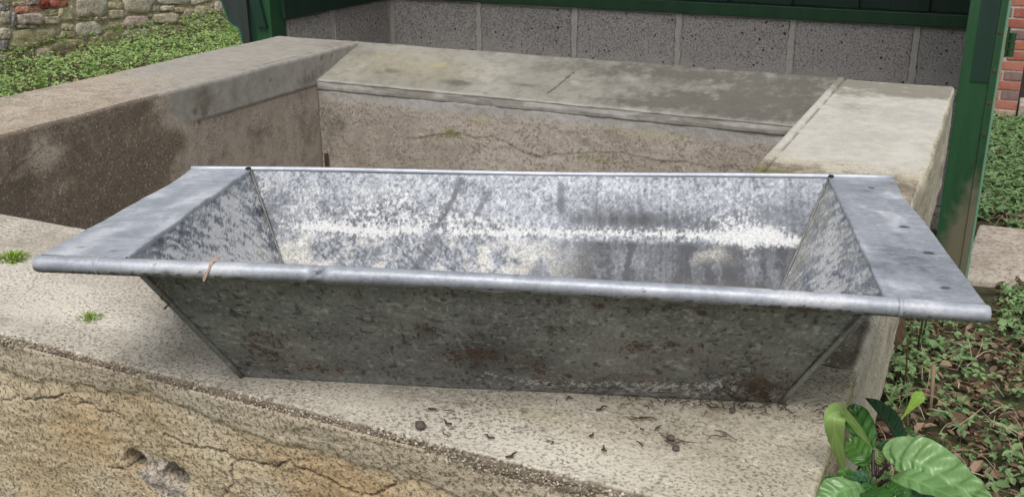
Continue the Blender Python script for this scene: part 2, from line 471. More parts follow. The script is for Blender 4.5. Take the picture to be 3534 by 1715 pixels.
def leaf_mat(name, ca, cb, rough=.5, trans=.25, spec=.35, veins=False):
    n = NM(name, rough=rough, spec=spec)
    a = n.attr('rnd')
    n1 = n.noise(45, 4)
    f = n.add(n.mul(a, .75), n.mul(n1, .3))
    if veins: f = n.add(f, n.mul(n.add(n.noise(140, 6, .7), -.5), .9))
    c = n.mix(n.step(f, .1, .9), ca, cb)
    if veins:
        c = n.mix(n.mul(n.math('MINIMUM', n.attr('vein'), 1.0), .28), c, [min(1, k * 1.7 + .05) for k in cb])
    n.put(n.b.inputs['Base Color'], c)
    if trans:
        tr = n.t.nodes.new('ShaderNodeBsdfTranslucent')
        n.L(n.mix(.5, c, [k * 1.6 for k in cb]), tr.inputs[0])
        mx = n.t.nodes.new('ShaderNodeMixShader'); mx.inputs[0].default_value = trans
        n.L(n.b.outputs[0], mx.inputs[1]); n.L(tr.outputs[0], mx.inputs[2]); n.L(mx.outputs[0], n.out.inputs[0])
    return n.done()
M_cover_a = leaf_mat('meadow_leaf', (0.20, 0.315, 0.085), (0.42, 0.55, 0.22), .6)
M_cover_b = leaf_mat('woodland_leaf', (0.11, 0.205, 0.08), (0.28, 0.41, 0.18), .5)
M_litter = leaf_mat('dead_leaf', (0.085, 0.053, 0.036), (0.32, 0.225, 0.155), .8, .1, .2)
M_straw = leaf_mat('dry_straw', (0.28, 0.21, 0.135), (0.50, 0.42, 0.29), .7, .1, .2)
M_grass = leaf_mat('grass_blade', (0.10, 0.20, 0.03), (0.22, 0.36, 0.07), .5)
M_moss = leaf_mat('moss_tuft', (0.12, 0.22, 0.02), (0.28, 0.40, 0.06), .8, .2, .2)
M_soil = simple('damp_soil', (0.035, 0.027, 0.02), (0.085, 0.065, 0.047), 18, .95, .8, dist=.02)
M_twig = simple('dark_twig', (0.035, 0.022, 0.015), (0.09, 0.05, 0.03), 200, .85, .3)
M_pebble = simple('dark_pebble', (0.06, 0.045, 0.04), (0.12, 0.09, 0.08), 120, .8, .4)
M_pave = concrete('pale_paving', (0.42, 0.36, 0.29), (0.54, 0.48, 0.41), (0.24, 0.19, 0.14), scale=60, speck_amt=.6)

# ------------------------------------------------------------------ the setting
def axis(*segs):
    out = []
    for a, b, n in segs: out.append(np.linspace(a, b, n, endpoint=False))
    out.append(np.array([segs[-1][1]]))
    return np.concatenate(out)

gx = axis((-200, -9, 10), (-9, 3, 60), (3, 200, 10)); gy = axis((-200, -1, 10), (-1, 11, 60), (11, 200, 10))
GX, GY = np.meshgrid(gx, gy, indexing='ij')
near = sstep(13, 9, np.abs(GX + 3)) * sstep(12, 8, np.abs(GY - 5))
GZ = -0.9 + near * (fbm(GX * 2.2, GY * 2.2, 3) - .5) * .035
ground = grid_obj('ground', np.stack([GX, GY, GZ], -1), None)
def ground_mat():
    n = NM('ground_soil', rough=.95, spec=.15)
    n1 = n.noise(1.3, 5); n2 = n.noise(18, 5, .65); n3 = n.noise(90, 4, .65)
    c = n.mix(n.step(n2, .35, .65), (0.045, 0.034, 0.024), (0.11, 0.082, 0.058))
    g = n.mix(n3, (0.045, 0.075, 0.025), (0.12, 0.17, 0.06))
    c = n.mix(n.mul(n.step(n.add(n.mul(n1, .6), n.mul(n2, .4)), .42, .62), .85), c, g)
    c = n.mix(n.mul(n.step(n3, .6, .72), .5), c, (0.22, 0.17, 0.12))
    return n.done(c, normal=n.bump(n.add(n2, n3), .8, .02))
ground.data.materials.append(ground_mat())
tag(ground, kind='structure')

# ------------------------------------------------------------------ the wash basin
basin = thing('wash_basin', 'square stone and concrete wash basin with broad slab rim, holding up the zinc trough', 'wash basin', (-1.27, 2.0, -0.9))

def rbox(name, xs, ys, zs, r, faces, mat, parent, disp=None, attrs=None):
    """rounded box from coordinate arrays; only the faces named are made"""
    lo = np.array([xs[0], ys[0], zs[0]]); hi = np.array([xs[-1], ys[-1], zs[-1]])
    V, F, o = [], [], 0
    for f in faces:
        if f in ('top', 'bottom'):
            A, B = np.meshgrid(xs, ys, indexing='ij'); P = np.stack([A, B, np.full_like(A, hi[2] if f == 'top' else lo[2])], -1); flip = f == 'bottom'
        elif f in ('front', 'back'):
            A, B = np.meshgrid(xs, zs, indexing='ij'); P = np.stack([A, np.full_like(A, lo[1] if f == 'front' else hi[1]), B], -1); flip = f == 'back'
        else:
            A, B = np.meshgrid(ys, zs, indexing='ij'); P = np.stack([np.full_like(A, lo[0] if f == 'left' else hi[0]), A, B], -1); flip = f == 'left'
        fc = grid_faces(*P.shape[:2])
        if flip: fc = fc[:, ::-1]
        V.append(P.reshape(-1, 3)); F.append(fc + o); o += V[-1].shape[0]
    V = np.concatenate(V); F = np.concatenate(F)
    c = np.clip(V, lo + r, hi - r); d = V - c
    L = np.linalg.norm(d, axis=1, keepdims=True); N = d / np.maximum(L, 1e-9)
    P = c + N * r
    if disp is not None: P = P + N * disp(P, N)[:, None]
    return mesh_np(name, P, F, mat, parent, attrs(P, N) if attrs else None)

def seam_z(x, y):                     # slow undulation shared by neighbouring slabs
    return (fbm(x * 3, y * 3, 21) - .5) * .006

# front slab: carries the trough; its front arris is crumbled
def fs_disp(P, N):
    x, y, z = P.T
    edge = sstep(.02, .0, np.abs(y - .84))
    d = seam_z(x, y) * N[:, 2]
    d += (fbm(x * 120, y * 120 + z * 130, 5, 3) - .5) * .0016
    d += edge * ((fbm(x * 26, z * 14, 8) - .5) * .008 + (fbm(x * 190, y * 190 + z * 190, 9, 3) - .5) * .006 + .0006)
    d += np.where(N[:, 1] < -.3, (fbm(x * 1.7, x * 0, 31) - .5) * .022, 0)
    return d
def fs_attr(P, N):
    x, y, z = P.T
    lip = .62 * sstep(.0, .55, -N[:, 1]) + .55 * sstep(.016, .0, y - .84) * (.3 + fbm(x * 14, y * 14, 4))
    side = sstep(.3, .8, N[:, 0])
    pale = .9 * gauss(x, y, -1.07, .935, .13, .035) + .7 * gauss(x, y, -1.25, .99, .2, .06) + .95 * gauss(x, y, -.33, .88, .14, .06) + .5 * gauss(x, y, -.6, .87, .14, .03)
    stain_shade = .38 * gauss(x, y, -.62, .955, .35, .035) + .25 * gauss(x, y, -.25, 1.02, .1, .08) + .3 * gauss(x, y, -.95, 1.0, .1, .05)
    pts = [(-.50, .935), (-.43, .95), (-.53, .905), (-.46, .905), (-.415, .915), (-.395, .918), (-.56, .92)]
    stain_shade += sum(.5 * gauss(x, y, a, b, .007, .006) for a, b in pts)
    brown = lip * .85
    tint = .3 * gauss(x, y, -.41, .945, .05, .02) + .38 * side + .22 * sstep(-.5, -.15, x)
    crack = sstep(.0014, .0004, dist_poly(x, y, [(-.262, .83), (-.248, .87), (-.25, .9), (-.235, .93)]) + .001 * (fbm(x * 90, y * 90, 2) - .5)) * .45 * (N[:, 2] > .7)
    return dict(pale=np.clip(pale, 0, 1), stain_shade=stain_shade, brown=brown, tint=np.clip(tint, 0, 1), crack=crack)
fx = axis((-2.44, -1.42, 26), (-1.42, -.118, 430), (-.118, -.103, 8))
rbox('front_slab', fx, axis((.84, .872, 16), (.872, 1.20, 90), (1.20, 1.2124, 5)), axis((-.019, 0, 12)), .006,
     ('top', 'front', 'right', 'back', 'bottom', 'left'), M_front, basin, fs_disp, fs_attr)

# front wall: ochre stone, cracked, with two holes knocked into it
CR = [
 [(-1.166, -.103), (-1.147, -.095), (-1.133, -.088)], [(-1.123, -.092), (-1.098, -.086), (-1.068, -.075), (-1.047, -.068)],
 [(-1.024, -.077), (-1.01, -.076), (-.99, -.081), (-.974, -.08), (-.949, -.072)],
 [(-.88, -.086), (-.855, -.088), (-.831, -.09), (-.809, -.088), (-.79, -.087), (-.776, -.087), (-.767, -.093), (-.748, -.09), (-.725, -.089), (-.707, -.086), (-.686, -.073), (-.669, -.079), (-.647, -.081), (-.626, -.084), (-.605, -.088), (-.589, -.092), (-.566, -.085), (-.54, -.064)],
 [(-.77, -.095), (-.774, -.113), (-.774, -.128), (-.793, -.149)], [(-.983, -.16), (-.972, -.157), (-.941, -.15), (-.928, -.15)]]
BAND = [(-2.44, -.07), (-1.158, -.057), (-1.099, -.051), (-1.036, -.046), (-.983, -.046), (-.924, -.034), (-.873, -.032), (-.844, -.034), (-.811, -.036), (-.777, -.044), (-.72, -.046), (-.686, -.046), (-.632, -.042), (-.601, -.046), (-.58, -.045), (-.546, -.045), (-.535, -.061), (-.517, -.055), (-.49, -.052), (-.445, -.06), (-.1, -.08)]
DMG = [(-.945, -.128), (-.925, -.13), (-.90, -.136), (-.866, -.128), (-.853, -.14), (-.862, -.175), (-.9, -.175), (-.93, -.16)]
def front_masks(x, z):
    jx = x + (fbm(x * 80, z * 80, 41) - .5) * .009; jz = z + (fbm(x * 80, z * 80, 47) - .5) * .009
    crack = np.zeros_like(x)
    for i, p in enumerate(CR):
        w = .0018 if i in (3, 1) else .0013
        w = w * (.35 + 1.3 * fbm(x * 22, z * 22, 60 + i))
        crack = np.maximum(crack, sstep(1.0, .25, dist_poly(jx, jz, p) / w))
    h1 = np.hypot((jx + .938) / .015, (jz + .142) / .017); h2 = np.hypot((jx + .869) / .018, (jz + .146) / .019)
    hole = np.maximum(sstep(1.12, .85, h1) * .75, sstep(1.12, .88, h2))
    dmg = sstep(.030, .012, dist_poly(jx, jz, [(-.93, -.142), (-.905, -.15), (-.87, -.142)])) + sstep(.025, .012, dist_poly(jx, jz, [(-.905, -.16), (-.87, -.178)]))
    band = sstep(-.004, .003, z - lerp_line(x, BAND) + (fbm(x * 40, z * 40, 33) - .5) * .016)
    return crack, hole, np.clip(dmg, 0, 1), band
def fw_disp(P, N):
    x, y, z = P.T
    crack, hole, dmg, band = front_masks(x, z)
    f = np.clip(-N[:, 1], 0, 1)
    d = (fbm(x * 14, z * 18, 51) - .5) * .010 + (fbm(x * 170, z * 170 + y * 150, 52, 3) - .5) * .0026
    d += (fbm(x * 22 + z * 8, z * 70 - x * 14, 55) - .5) * .004
    d += np.where(N[:, 1] < -.3, (fbm(x * 1.7, x * 0, 31) - .5) * .022, 0)
    d += f * (-.0055 * crack - .085 * hole - dmg * (.002 + .014 * (fbm(x * 55, z * 55, 57) - .35)) + .003 * band)
    return d
def fw_attr(P, N):
    x, y, z = P.T
    crack, hole, dmg, band = front_masks(x, z)
    side = sstep(.3, .8, N[:, 0])
    ochre = .6 * gauss(x, z, -1.01, -.115, .075, .055) + .7 * gauss(x, z, -.62, -.075, .12, .03) + .8 * gauss(x, z, -.6, -.11, .09, .03) + .25 + .3 * gauss(x, z, -.9, -.16, .07, .04)
    moss = .5 * gauss(x, z, -.79, -.1, .03, .012) + .4 * gauss(x, z, -.6, -.035, .1, .012) + .5 * gauss(x, z, -.87, -.16, .02, .01)
    return dict(pale=side, crack=np.clip(crack, 0, 1) * (1 - side) + .95 * sstep(.62, 1.0, hole) * (x > -.90) + .9 * sstep(.62, .75, hole) * (x < -.90), dmg=np.clip(dmg * .8 + .2 * hole, 0, 1), band=band * (1 - side), ochre=ochre * (1 - side), moss=moss * (1 - side))
rbox('front_wall', axis((-2.436, -1.42, 26), (-1.42, -.46, 420), (-.46, -.1035, 90)), axis((.8405, 1.209, 30)), axis((-.30, -.2, 24), (-.2, -.0085, 94)), .003,
     ('front', 'right', 'left', 'back'), M_stone, basin, fw_disp, fw_attr)

# gravel showing along the crumbled edge: too many and too small to part one by one
n = 4200
ax_ = rng.uniform(-1.45, -.11, n); tz = rng.uniform(0, 1, n) ** 1.3
wave = (fbm(ax_ * 1.7, ax_ * 0, 31) - .5) * .022 + (fbm(ax_ * 26, -.005 * 14 + 0 * ax_, 8) - .5) * .006
ay_ = .8405 - wave - .0016 * np.sin(np.pi * np.clip(tz * 1.1, 0, 1)) + rng.uniform(0, .006, n) * (tz < .12) ; az_ = -.0005 - tz * .021
rr_ = rng.uniform(.0007, .0021, n)
octa = np.array([[1, 0, 0], [-1, 0, 0], [0, 1, 0], [0, -1, 0], [0, 0, 1], [0, 0, -1]], float)
of = np.array([[0, 2, 4], [2, 1, 4], [1, 3, 4], [3, 0, 4], [2, 0, 5], [1, 2, 5], [3, 1, 5], [0, 3, 5]])
V = np.stack([ax_, ay_, az_], -1)[:, None, :] + (octa[None] + rng.normal(0, .25, (n, 6, 3))) * rr_[:, None, None]
F = of[None] + (np.arange(n) * 6)[:, None, None]
def grit_mat():
    q = NM('edge_gravel', rough=.95, spec=.2)
    return q.done(q.ramp(q.attr('rnd'), [(0, (.10, .08, .06)), (.45, (.27, .225, .165)), (.8, (.42, .365, .285)), (1, (.56, .51, .43))]))
tag(mesh_np('edge_gravel', V.reshape(-1, 3), F.reshape(-1, 3), grit_mat(), basin, dict(rnd=np.repeat(rng.uniform(0, 1, n), 6)), smooth=False), kind='stuff')

# right rim
def rs_disp(P, N):
    x, y, z = P.T
    rough = sstep(2.15, 2.0, y)
    d = seam_z(x, y) * N[:, 2] + (fbm(x * 100, y * 100 + z * 110, 65, 3) - .5) * (.0008 + .0016 * rough)
    d += N[:, 2] * (.004 * sstep(-.400, -.408, x) - .004 * gauss(x, x, -.403, -.403, .0025, 1))
    side = np.clip(N[:, 0], 0, 1)
    d += side * ((fbm(y * 5, z * 12, 66) - .5) * .016 + (fbm(y * 30, z * 30, 67) - .5) * .008)
    edge = sstep(.03, .0, np.abs(x + .103)) * sstep(-.03, 0, z)
    d += edge * ((fbm(y * 8, z * 4, 68) - .5) * .014)
    return d
def rs_attr(P, N):
    x, y, z = P.T
    side = sstep(.3, .8, N[:, 0])
    wob = (fbm(x * 9, y * 9, 70) - .5)
    smooth = sstep(2.10, 2.26, y + wob * .25) * .9 * (1 - side)
    back = sstep(2.82, 3.04, y + wob * .35) * (1 - side)  # grey rear band, with the shade near the shed painted in
    brown = sstep(2.20, 2.05, y + wob * .2) * .75 * (1 - side)
    moss = (1.5 * gauss(x, y, -.38, 2.02, .11, .06) + .3 * gauss(x, y, -.3, 2.45, .1, .12)) * (1 - side) + side * .12
    tint = np.clip(.45 * gauss(x, y, -.25, 2.4, .12, .16) + .25 * (1 - smooth), 0, 1) * (1 - side) + .30 * side
    stain_shade = back * 1.15 + .5 * gauss(x, y, -.34, 2.76, .07, .06) + .3 * gauss(x, y, -.2, 2.8, .06, .04)
    stain_shade += side * (.35 * sstep(.5, .75, fbm(y * 40, z * 5, 72)) - .3)
    crack = sstep(.0035, .001, np.abs(x + .4025)) * (N[:, 2] > .7) * sstep(.3, .6, fbm(y * 20, x * 0, 73)) * .6
    return dict(smooth=smooth, stain_shade=stain_shade, brown=brown, moss=moss, tint=tint, crack=crack, pale=.5 * side * fbm(y * 6, z * 6, 75))
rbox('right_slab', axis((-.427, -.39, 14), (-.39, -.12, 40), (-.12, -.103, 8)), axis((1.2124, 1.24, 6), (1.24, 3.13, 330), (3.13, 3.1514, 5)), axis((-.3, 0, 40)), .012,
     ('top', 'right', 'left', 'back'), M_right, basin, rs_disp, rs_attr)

# left rim and the wall below it
def lw_disp(P, N):
    x, y, z = P.T
    rough = sstep(2.5, 2.1, y)
    inn = np.clip(N[:, 0], 0, 1)
    d = seam_z(x, y) * N[:, 2] + (fbm(x * 90, y * 90 + z * 100, 81, 3) - .5) * (.0012 + .0018 * rough)
    d += inn * ((fbm(y * 6, z * 6, 82) - .5) * .008)
    d += inn * .005 * sstep(-.107, -.101, z) * sstep(2.2, 2.33, y)
    return d
def lw_attr(P, N):
    x, y, z = P.T
    inn = sstep(.3, .7, N[:, 0]); top = sstep(.5, .8, N[:, 2])
    wob = (fbm(y * 7, z * 9 + x * 8, 83) - .5)
    cement = sstep(-.11, -.095, z + wob * .02) * sstep(2.17, 2.24, y + wob * .15)
    smooth = inn * np.clip(cement * .9 + .45 * sstep(2.15, 2.25, y + wob * .2), 0, 1) + top * sstep(2.05, 2.55, y + wob * .5 + (x + 2.26) * .8) * .85
    brown = inn * (.78 * sstep(2.24, 2.12, y + wob * .22) + .25 * sstep(-.10, -.14, z)) + top * .30 * sstep(2.5, 2.1, y)
    brown = brown - inn * (.8 * gauss(y, z, 1.73, -.075, .05, .05) + .5 * gauss(y, z, 1.78, -.17, .1, .03))
    stain_shade = inn * (.75 * gauss(y, z, 2.31, -.05, .03, .035) + .5 * gauss(y, z, 2.55, -.2, .1, .05) + .7 * gauss(y, z, 2.84, -.07, .08, .03) * sstep(2.7, 2.78, y) + .35 * gauss(y, z, 2.4, -.06, .2, .04) + .45 * gauss(y, z, 2.8, -.25, .06, .15))
    stain_shade += top * (.6 * gauss(x, y, -2.13, 3.05, .05, .06) + .25 * gauss(x, y, -2.3, 3.0, .1, .1))
    dots = sum(gauss(y, z, a, b, .008, .008) for a, b in [(2.27, -.075), (2.30, -.09), (2.285, -.11), (2.31, -.085), (2.35, -.12), (2.9, -.018), (2.96, -.02), (2.62, -.045)])
    stain_shade += inn * 1.0 * dots
    pale = inn * (.7 * gauss(y, z, 1.73, -.075, .05, .04) + .5 * gauss(y, z, 1.66, -.16, .05, .04)) + top * .25 * gauss(x, y, -2.3, 2.3, .1, .3)
    crack = top * .6 * sstep(.004, .0015, np.abs(x + 2.098)) * sstep(2.3, 2.5, y) * sstep(.35, .55, fbm(y * 14, y * 0, 86))
    crack = np.maximum(crack, inn * .35 * sstep(.003, .0008, dist_poly(y, z, [(1.55, -.14), (1.6, -.12), (1.64, -.085), (1.69, -.075), (1.74, -.05)]) + (fbm(y * 50, z * 50, 3) - .5) * .002))
    crack = np.maximum(crack, inn * .5 * sstep(.0035, .001, np.abs(z + .107)) * sstep(2.3, 2.4, y))
    return dict(smooth=np.clip(smooth, 0, 1), brown=np.clip(brown, 0, 1), stain_shade=stain_shade, pale=pale, crack=crack, tint=0 * x)
rbox('left_wall', axis((-2.442, -2.10, 45), (-2.10, -2.0804, 8)), axis((1.2124, 3.13, 340), (3.13, 3.1514, 6)), axis((-.85, -.32, 24), (-.32, 0, 80)), .010,
     ('top', 'right', 'left', 'back'), M_left, basin, lw_disp, lw_attr)

# sloping washing slab along the rear, with a nosing
prof = [(3.1514, -.004)] + [(3.149 - (3.149 - 2.868) * t, -.0863 * t) for t in np.linspace(0, 1, 50)] + [(2.8662, -.0872), (2.8655, -.0890), (2.8655, -.0915), (2.8672, -.0925)] + [(2.8672 + .0035 * q, -.0925 - .028 * q) for q in np.linspace(.1, 1, 9)] + [(2.878, -.1215)]
wx = np.linspace(-2.0795, -.428, 330)
PY = np.array([p[0] for p in prof]); PZ = np.array([p[1] for p in prof])
WX, WY = np.meshgrid(wx, PY, indexing='ij'); _, WZ = np.meshgrid(wx, PZ, indexing='ij')
nose = sstep(-.0875, -.0895, WZ)
chip = (fbm(WX * 16, WZ * 50, 91) - .5) * nose
WZ = WZ + (fbm(WX * 4, WY * 6, 90) - .5) * .006 * (1 - nose); WY = WY + chip * .005
crk = sstep(.0045, .0012, dist_poly(WX, WY, [(-1.252, 2.917), (-1.24, 2.957), (-1.233, 3.001), (-1.221, 3.057)]) + (fbm(WX * 50, WY * 50, 92) - .5) * .003) * .85
stain_shade = sum(a * gauss(WX, WY, cx, cy, rx, ry) for a, cx, cy, rx, ry in [(.9, -1.568, 2.926, .05, .018), (.5, -1.859, 2.965, .05, .02), (.8, -.955, 2.905, .09, .014), (1.0, -.853, 2.94, .06, .018), (.55, -1.34, 2.954, .04, .01), (.55, -.75, 2.96, .2, .05), (.35, -.55, 3.0, .15, .1), (.5, -.60, 2.9, .12, .02), (.4, -1.0, 3.09, .25, .04)])
fl = fbm(WX * 11, WZ * 60, 95)
sm_n = nose * (.25 + .75 * sstep(.42, .56, fl) * sstep(-.116, -.100, WZ + (fbm(WX * 18, WX * 0, 97) - .5) * .02)) + .5 * sstep(.006, .0, np.abs(WY - 2.870)) * (1 - nose)
rusty = .65 * gauss(WX, WY, -1.70, 3.03, .03, .012) + .5 * gauss(WX, WY, -1.93, 3.06, .03, .01) + .28 * gauss(WX, WY, -1.8, 3.0, .25, .09)
pale = np.maximum(.95 * gauss(WX, WY, -1.195, 2.993, .045, .02) * sstep(.35, .5, fbm(WX * 40, WY * 60, 96)), .12 * gauss(WX, WY, -1.9, 2.95, .2, .08))
stain_shade = stain_shade + nose * .35 * sstep(-.104, -.112, WZ) + (1 - nose) * (.34 * sstep(-1.35, -.65, WX) + .25 * sstep(3.03, 3.14, WY) * sstep(-1.6, -1.0, WX) + .24)  # besides the stains, roof shade painted in: darker to the right and rear
grid_obj('washing_slab', np.stack([WX, WY, WZ], -1), M_wash, basin, dict(crack=crk, stain_shade=stain_shade, smooth=sm_n, tint=rusty, pale=pale), flip=True)

# rear wall of the basin
def rw_disp(P, N):
    x, y, z = P.T
    return (fbm(x * 5, z * 8, 101) - .5) * .008 + (fbm(x * 70, z * 70, 102, 3) - .5) * .003
RWC = [(-1.744, -.257), (-1.676, -.245), (-1.631, -.233), (-1.587, -.226), (-1.533, -.218), (-1.479, -.227), (-1.421, -.214), (-1.354, -.238), (-1.308, -.257), (-1.262, -.265), (-1.202, -.25), (-1.128, -.239), (-1.056, -.227), (-.985, -.221), (-.915, -.227), (-.869, -.235), (-.797, -.225), (-.70, -.235), (-.6, -.215)]
def rw_attr(P, N):
    x, y, z = P.T
    crack = .62 * sstep(.0042, .0012, dist_poly(x, z + (fbm(x * 60, z * 60, 103) - .5) * .012, RWC)) * (.3 + .9 * fbm(x * 12, z * 3, 7))
    moss = .75 * gauss(x, z, -1.565, -.221, .05, .02) + .5 * gauss(x, z, -1.65, -.25, .08, .025) + .55 * gauss(x, z, -1.079, -.255, .12, .025) + .3 * gauss(x, z, -.9, -.2, .2, .05)
    stain_shade = .55 * gauss(x, z, -2.03, -.22, .06, .1) + .35 * gauss(x, z, -1.87, -.26, .1, .06) + .22 * sstep(-.33, -.4, z) + .2 * gauss(x, z, -.75, -.2, .2, .08)
    smooth = .8 * sstep(-.165, -.135, z + (fbm(x * 10, z * 10, 104) - .5) * .03)
    tint = .4 * gauss(x, z, -1.47, -.17, .03, .03) + .55 * gauss(x, z, -.896, -.15, .12, .015)
    return dict(crack=crack, moss=moss, stain_shade=stain_shade, smooth=smooth, tint=tint, pale=.3 * fbm(x * 4, z * 4, 9))
rbox('rear_wall', axis((-2.079, -.429, 330)), np.array([2.8725, 3.0, 3.1484]), axis((-.85, -.45, 12), (-.45, -.1195, 80)), .002, ('front', 'back'), M_inner, basin, rw_disp, rw_attr)
MB().box(-2.40, -.19, .95, 1.20, -.9, -.301).box(-.42, -.19, 1.205, 3.13, -.9, -.301).box(-2.43, -2.09, 1.215, 3.14, -.9, -.852).build('foundation', M_stone, basin)
MB().box(-2.085, -.422, 1.205, 2.88, -.9, -.80).build('basin_floor', M_inner, basin)
MB().tube([(-2.055, 2.862, -.34), (-2.055, 2.862, -.40), (-2.056, 2.862, -.55)], .007, 8).build('rusty_pipe', simple('rusty_iron', (.05, .02, .015), (.11, .05, .03), 80), basin)

def plain(o):
    for a_, v_ in (('white', -.5), ('rust', -.5), ('dark', -.3)):
        at = o.data.attributes.new(a_, 'FLOAT', 'POINT')
        at.data.foreach_set('value', np.full(len(o.data.vertices), v_, np.float32))
    return o

# ------------------------------------------------------------------ the zinc trough (local frame: x along it, y towards its back, z up; origin on the slab)
T = thing('zinc_trough', 'long galvanised zinc trough with sloping sides and rolled front rim, resting across the basin corner', 'trough', (-0.4736, 0.9829, 0.0), 0.3313)
A0, A1, A2, B1, B2, Y1, Z1, Y2, Z2, E1, E2, PH, CB, RB, YB = .4899, .3726, .3948, .5211, .4312, .1052, .1746, .3955, .1519, -.0151, .0035, .038, .3179, .345, .272
def nearp(x): return np.array([x, -Y1 + .006, Z1 + .007 + E1 * x])
def farp(x): return np.array([x, Y2 + PH * x, Z2 + E2 * x])
def bil(p00, p10, p11, p01, nu, nv):
    u = np.linspace(0, 1, nu)[:, None, None]; v = np.linspace(0, 1, nv)[None, :, None]
    return (1 - u) * (1 - v) * p00 + u * (1 - v) * p10 + u * v * p11 + (1 - u) * v * p01
V3 = lambda *a: np.array(a, float)

def streak(x, z, x0, z0, x1, z1, w):
    return sstep(w, w * .2, dist_poly(x, z, [(x0, z0), (x1, z1)]))
# back panel (inside face is what shows)
P = bil(V3(-RB, YB, .003), V3(RB, YB, .003), farp(B2), farp(-B2), 760, 150)
x, z = P[..., 0], P[..., 2]
P[..., 1] += .004 * np.sin(np.pi * np.clip(z / .15, 0, 1)) + (fbm(x * 5, z * 8, 111) - .5) * .004
f1 = fbm(x * 270, z * 270, 201, 3, .85) - .5; f2 = fbm(x * 45, z * 60, 202, 4, .65) - .5; f3 = fbm(x * 9, z * 22, 203, 3) - .5
zc = .0785 + .0025 * np.sin(x * 9) + (fbm(x * 12, x * 0, 112) - .5) * .006
wd = .0040 + .0065 * fbm(x * 9, x * 0 + 3, 113)
dark = .8 * streak(x, z, -.110, .142, -.118, .118, .006) + .8 * streak(x, z, -.122, .112, -.140, .084, .006) + .7 * streak(x, z, -.138, .068, -.168, .026, .009) + .5 * streak(x, z, -.068, .128, -.08, .100, .007)
dark += .7 * streak(x, z, .040, .138, .043, .108, .008) + .45 * streak(x, z, .09, .135, .093, .108, .007) + .4 * streak(x, z, .155, .13, .158, .108, .006) + .35 * streak(x, z, .125, .13, .126, .115, .004)
dark += (.85 * gauss(x, z, .15, .096, .10, .009) + .35 * gauss(x, z, .13, .108, .13, .018)) * (.6 + .8 * vnoise(x * 260, z * 18, 204)) * sstep(.02, .05, x)
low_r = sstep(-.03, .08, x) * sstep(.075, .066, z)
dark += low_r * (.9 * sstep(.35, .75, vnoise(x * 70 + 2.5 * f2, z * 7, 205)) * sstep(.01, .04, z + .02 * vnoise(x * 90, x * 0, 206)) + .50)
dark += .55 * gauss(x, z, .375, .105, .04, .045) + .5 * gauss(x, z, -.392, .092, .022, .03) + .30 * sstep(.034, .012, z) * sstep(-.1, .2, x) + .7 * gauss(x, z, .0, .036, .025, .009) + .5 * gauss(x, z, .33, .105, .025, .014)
dark += .22 * gauss(x, z, -.30, .10, .03, .02) + .5 * gauss(x, z, .28, .085, .012, .006)
dark = dark * np.clip(.62 + 2.2 * f1 + 1.5 * f2, 0, 1.3)
tone = .53 + f3 * .35 + f2 * .40 + f1 * 1.15 - dark * .62 + .08 * sstep(.10, .14, z)
brush = (vnoise(x * 330, z * 14, 207) - .5) * sstep(.0, .1, x) * .14
diag = sstep(.62, .8, vnoise((x + z * 1.5) * 210, (z * 1.2 - x) * 26, 208)) * sstep(.074, .06, z) * sstep(.05, -.15, x) * .16
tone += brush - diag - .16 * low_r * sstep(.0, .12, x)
wm = .86 * np.exp(-np.abs((z - zc) / wd) ** 1.4) * (.62 + .7 * fbm(x * 14, x * 0, 114)) * sstep(-.40, -.34, x)
wm += .44 * np.exp(-((x + .23) / .17) ** 2) * np.exp(-((z - .096) / .017) ** 2) + .30 * gauss(x, z, -.28, .12, .13, .02) + .62 * gauss(x, z, -.2, .119, .016, .016) + .5 * gauss(x, z, -.41, .125, .012, .02)
wm += .60 * gauss(x, z, .30, .096, .055, .018) + .45 * gauss(x, z, .345, .085, .03, .012) + .42 * gauss(x, z, .31, .122, .05, .014) + .42 * gauss(x, z, .30, .058, .06, .012) + .3 * gauss(x, z, -.08, .092, .12, .010) + .3 * gauss(x, z, .22, .1, .03, .008)
wm -= .3 * np.clip(dark, 0, 1) * sstep(.004, .012, np.abs(z - zc)) + .55 * streak(x, z, -.13, .09, -.15, .072, .006)
wm = wm + .10 * np.exp(-((z - zc - .004) / .016) ** 2) * sstep(-.42, -.36, x)
white = sstep(.28, .82, wm + f1 * 1.6 + f2 * .6 - .11)
beige = np.clip(.75 * sstep(.076, .06, z) * sstep(.12, -.05, x) + .35 * gauss(x, z, -.3, .12, .15, .02) + .6 * gauss(x, z, .25, .06, .04, .01), 0, 1) * sstep(.35, .7, .5 + f2 * 1.2 + f3 * .6) * .75
brown = .45 * gauss(x, z, .25, .018, .10, .012) * (.5 + f2 * 1.2)
seam = .9 * sstep(.006, .002, np.abs(np.abs(x) - (RB + (B2 - RB) * z / .152)))
grid_obj('back_panel', P, M_map_in, T, dict(tone=tone - seam * .3, white=white, beige=beige, brown=np.clip(brown, 0, 1), rust=0 * x), local=True)

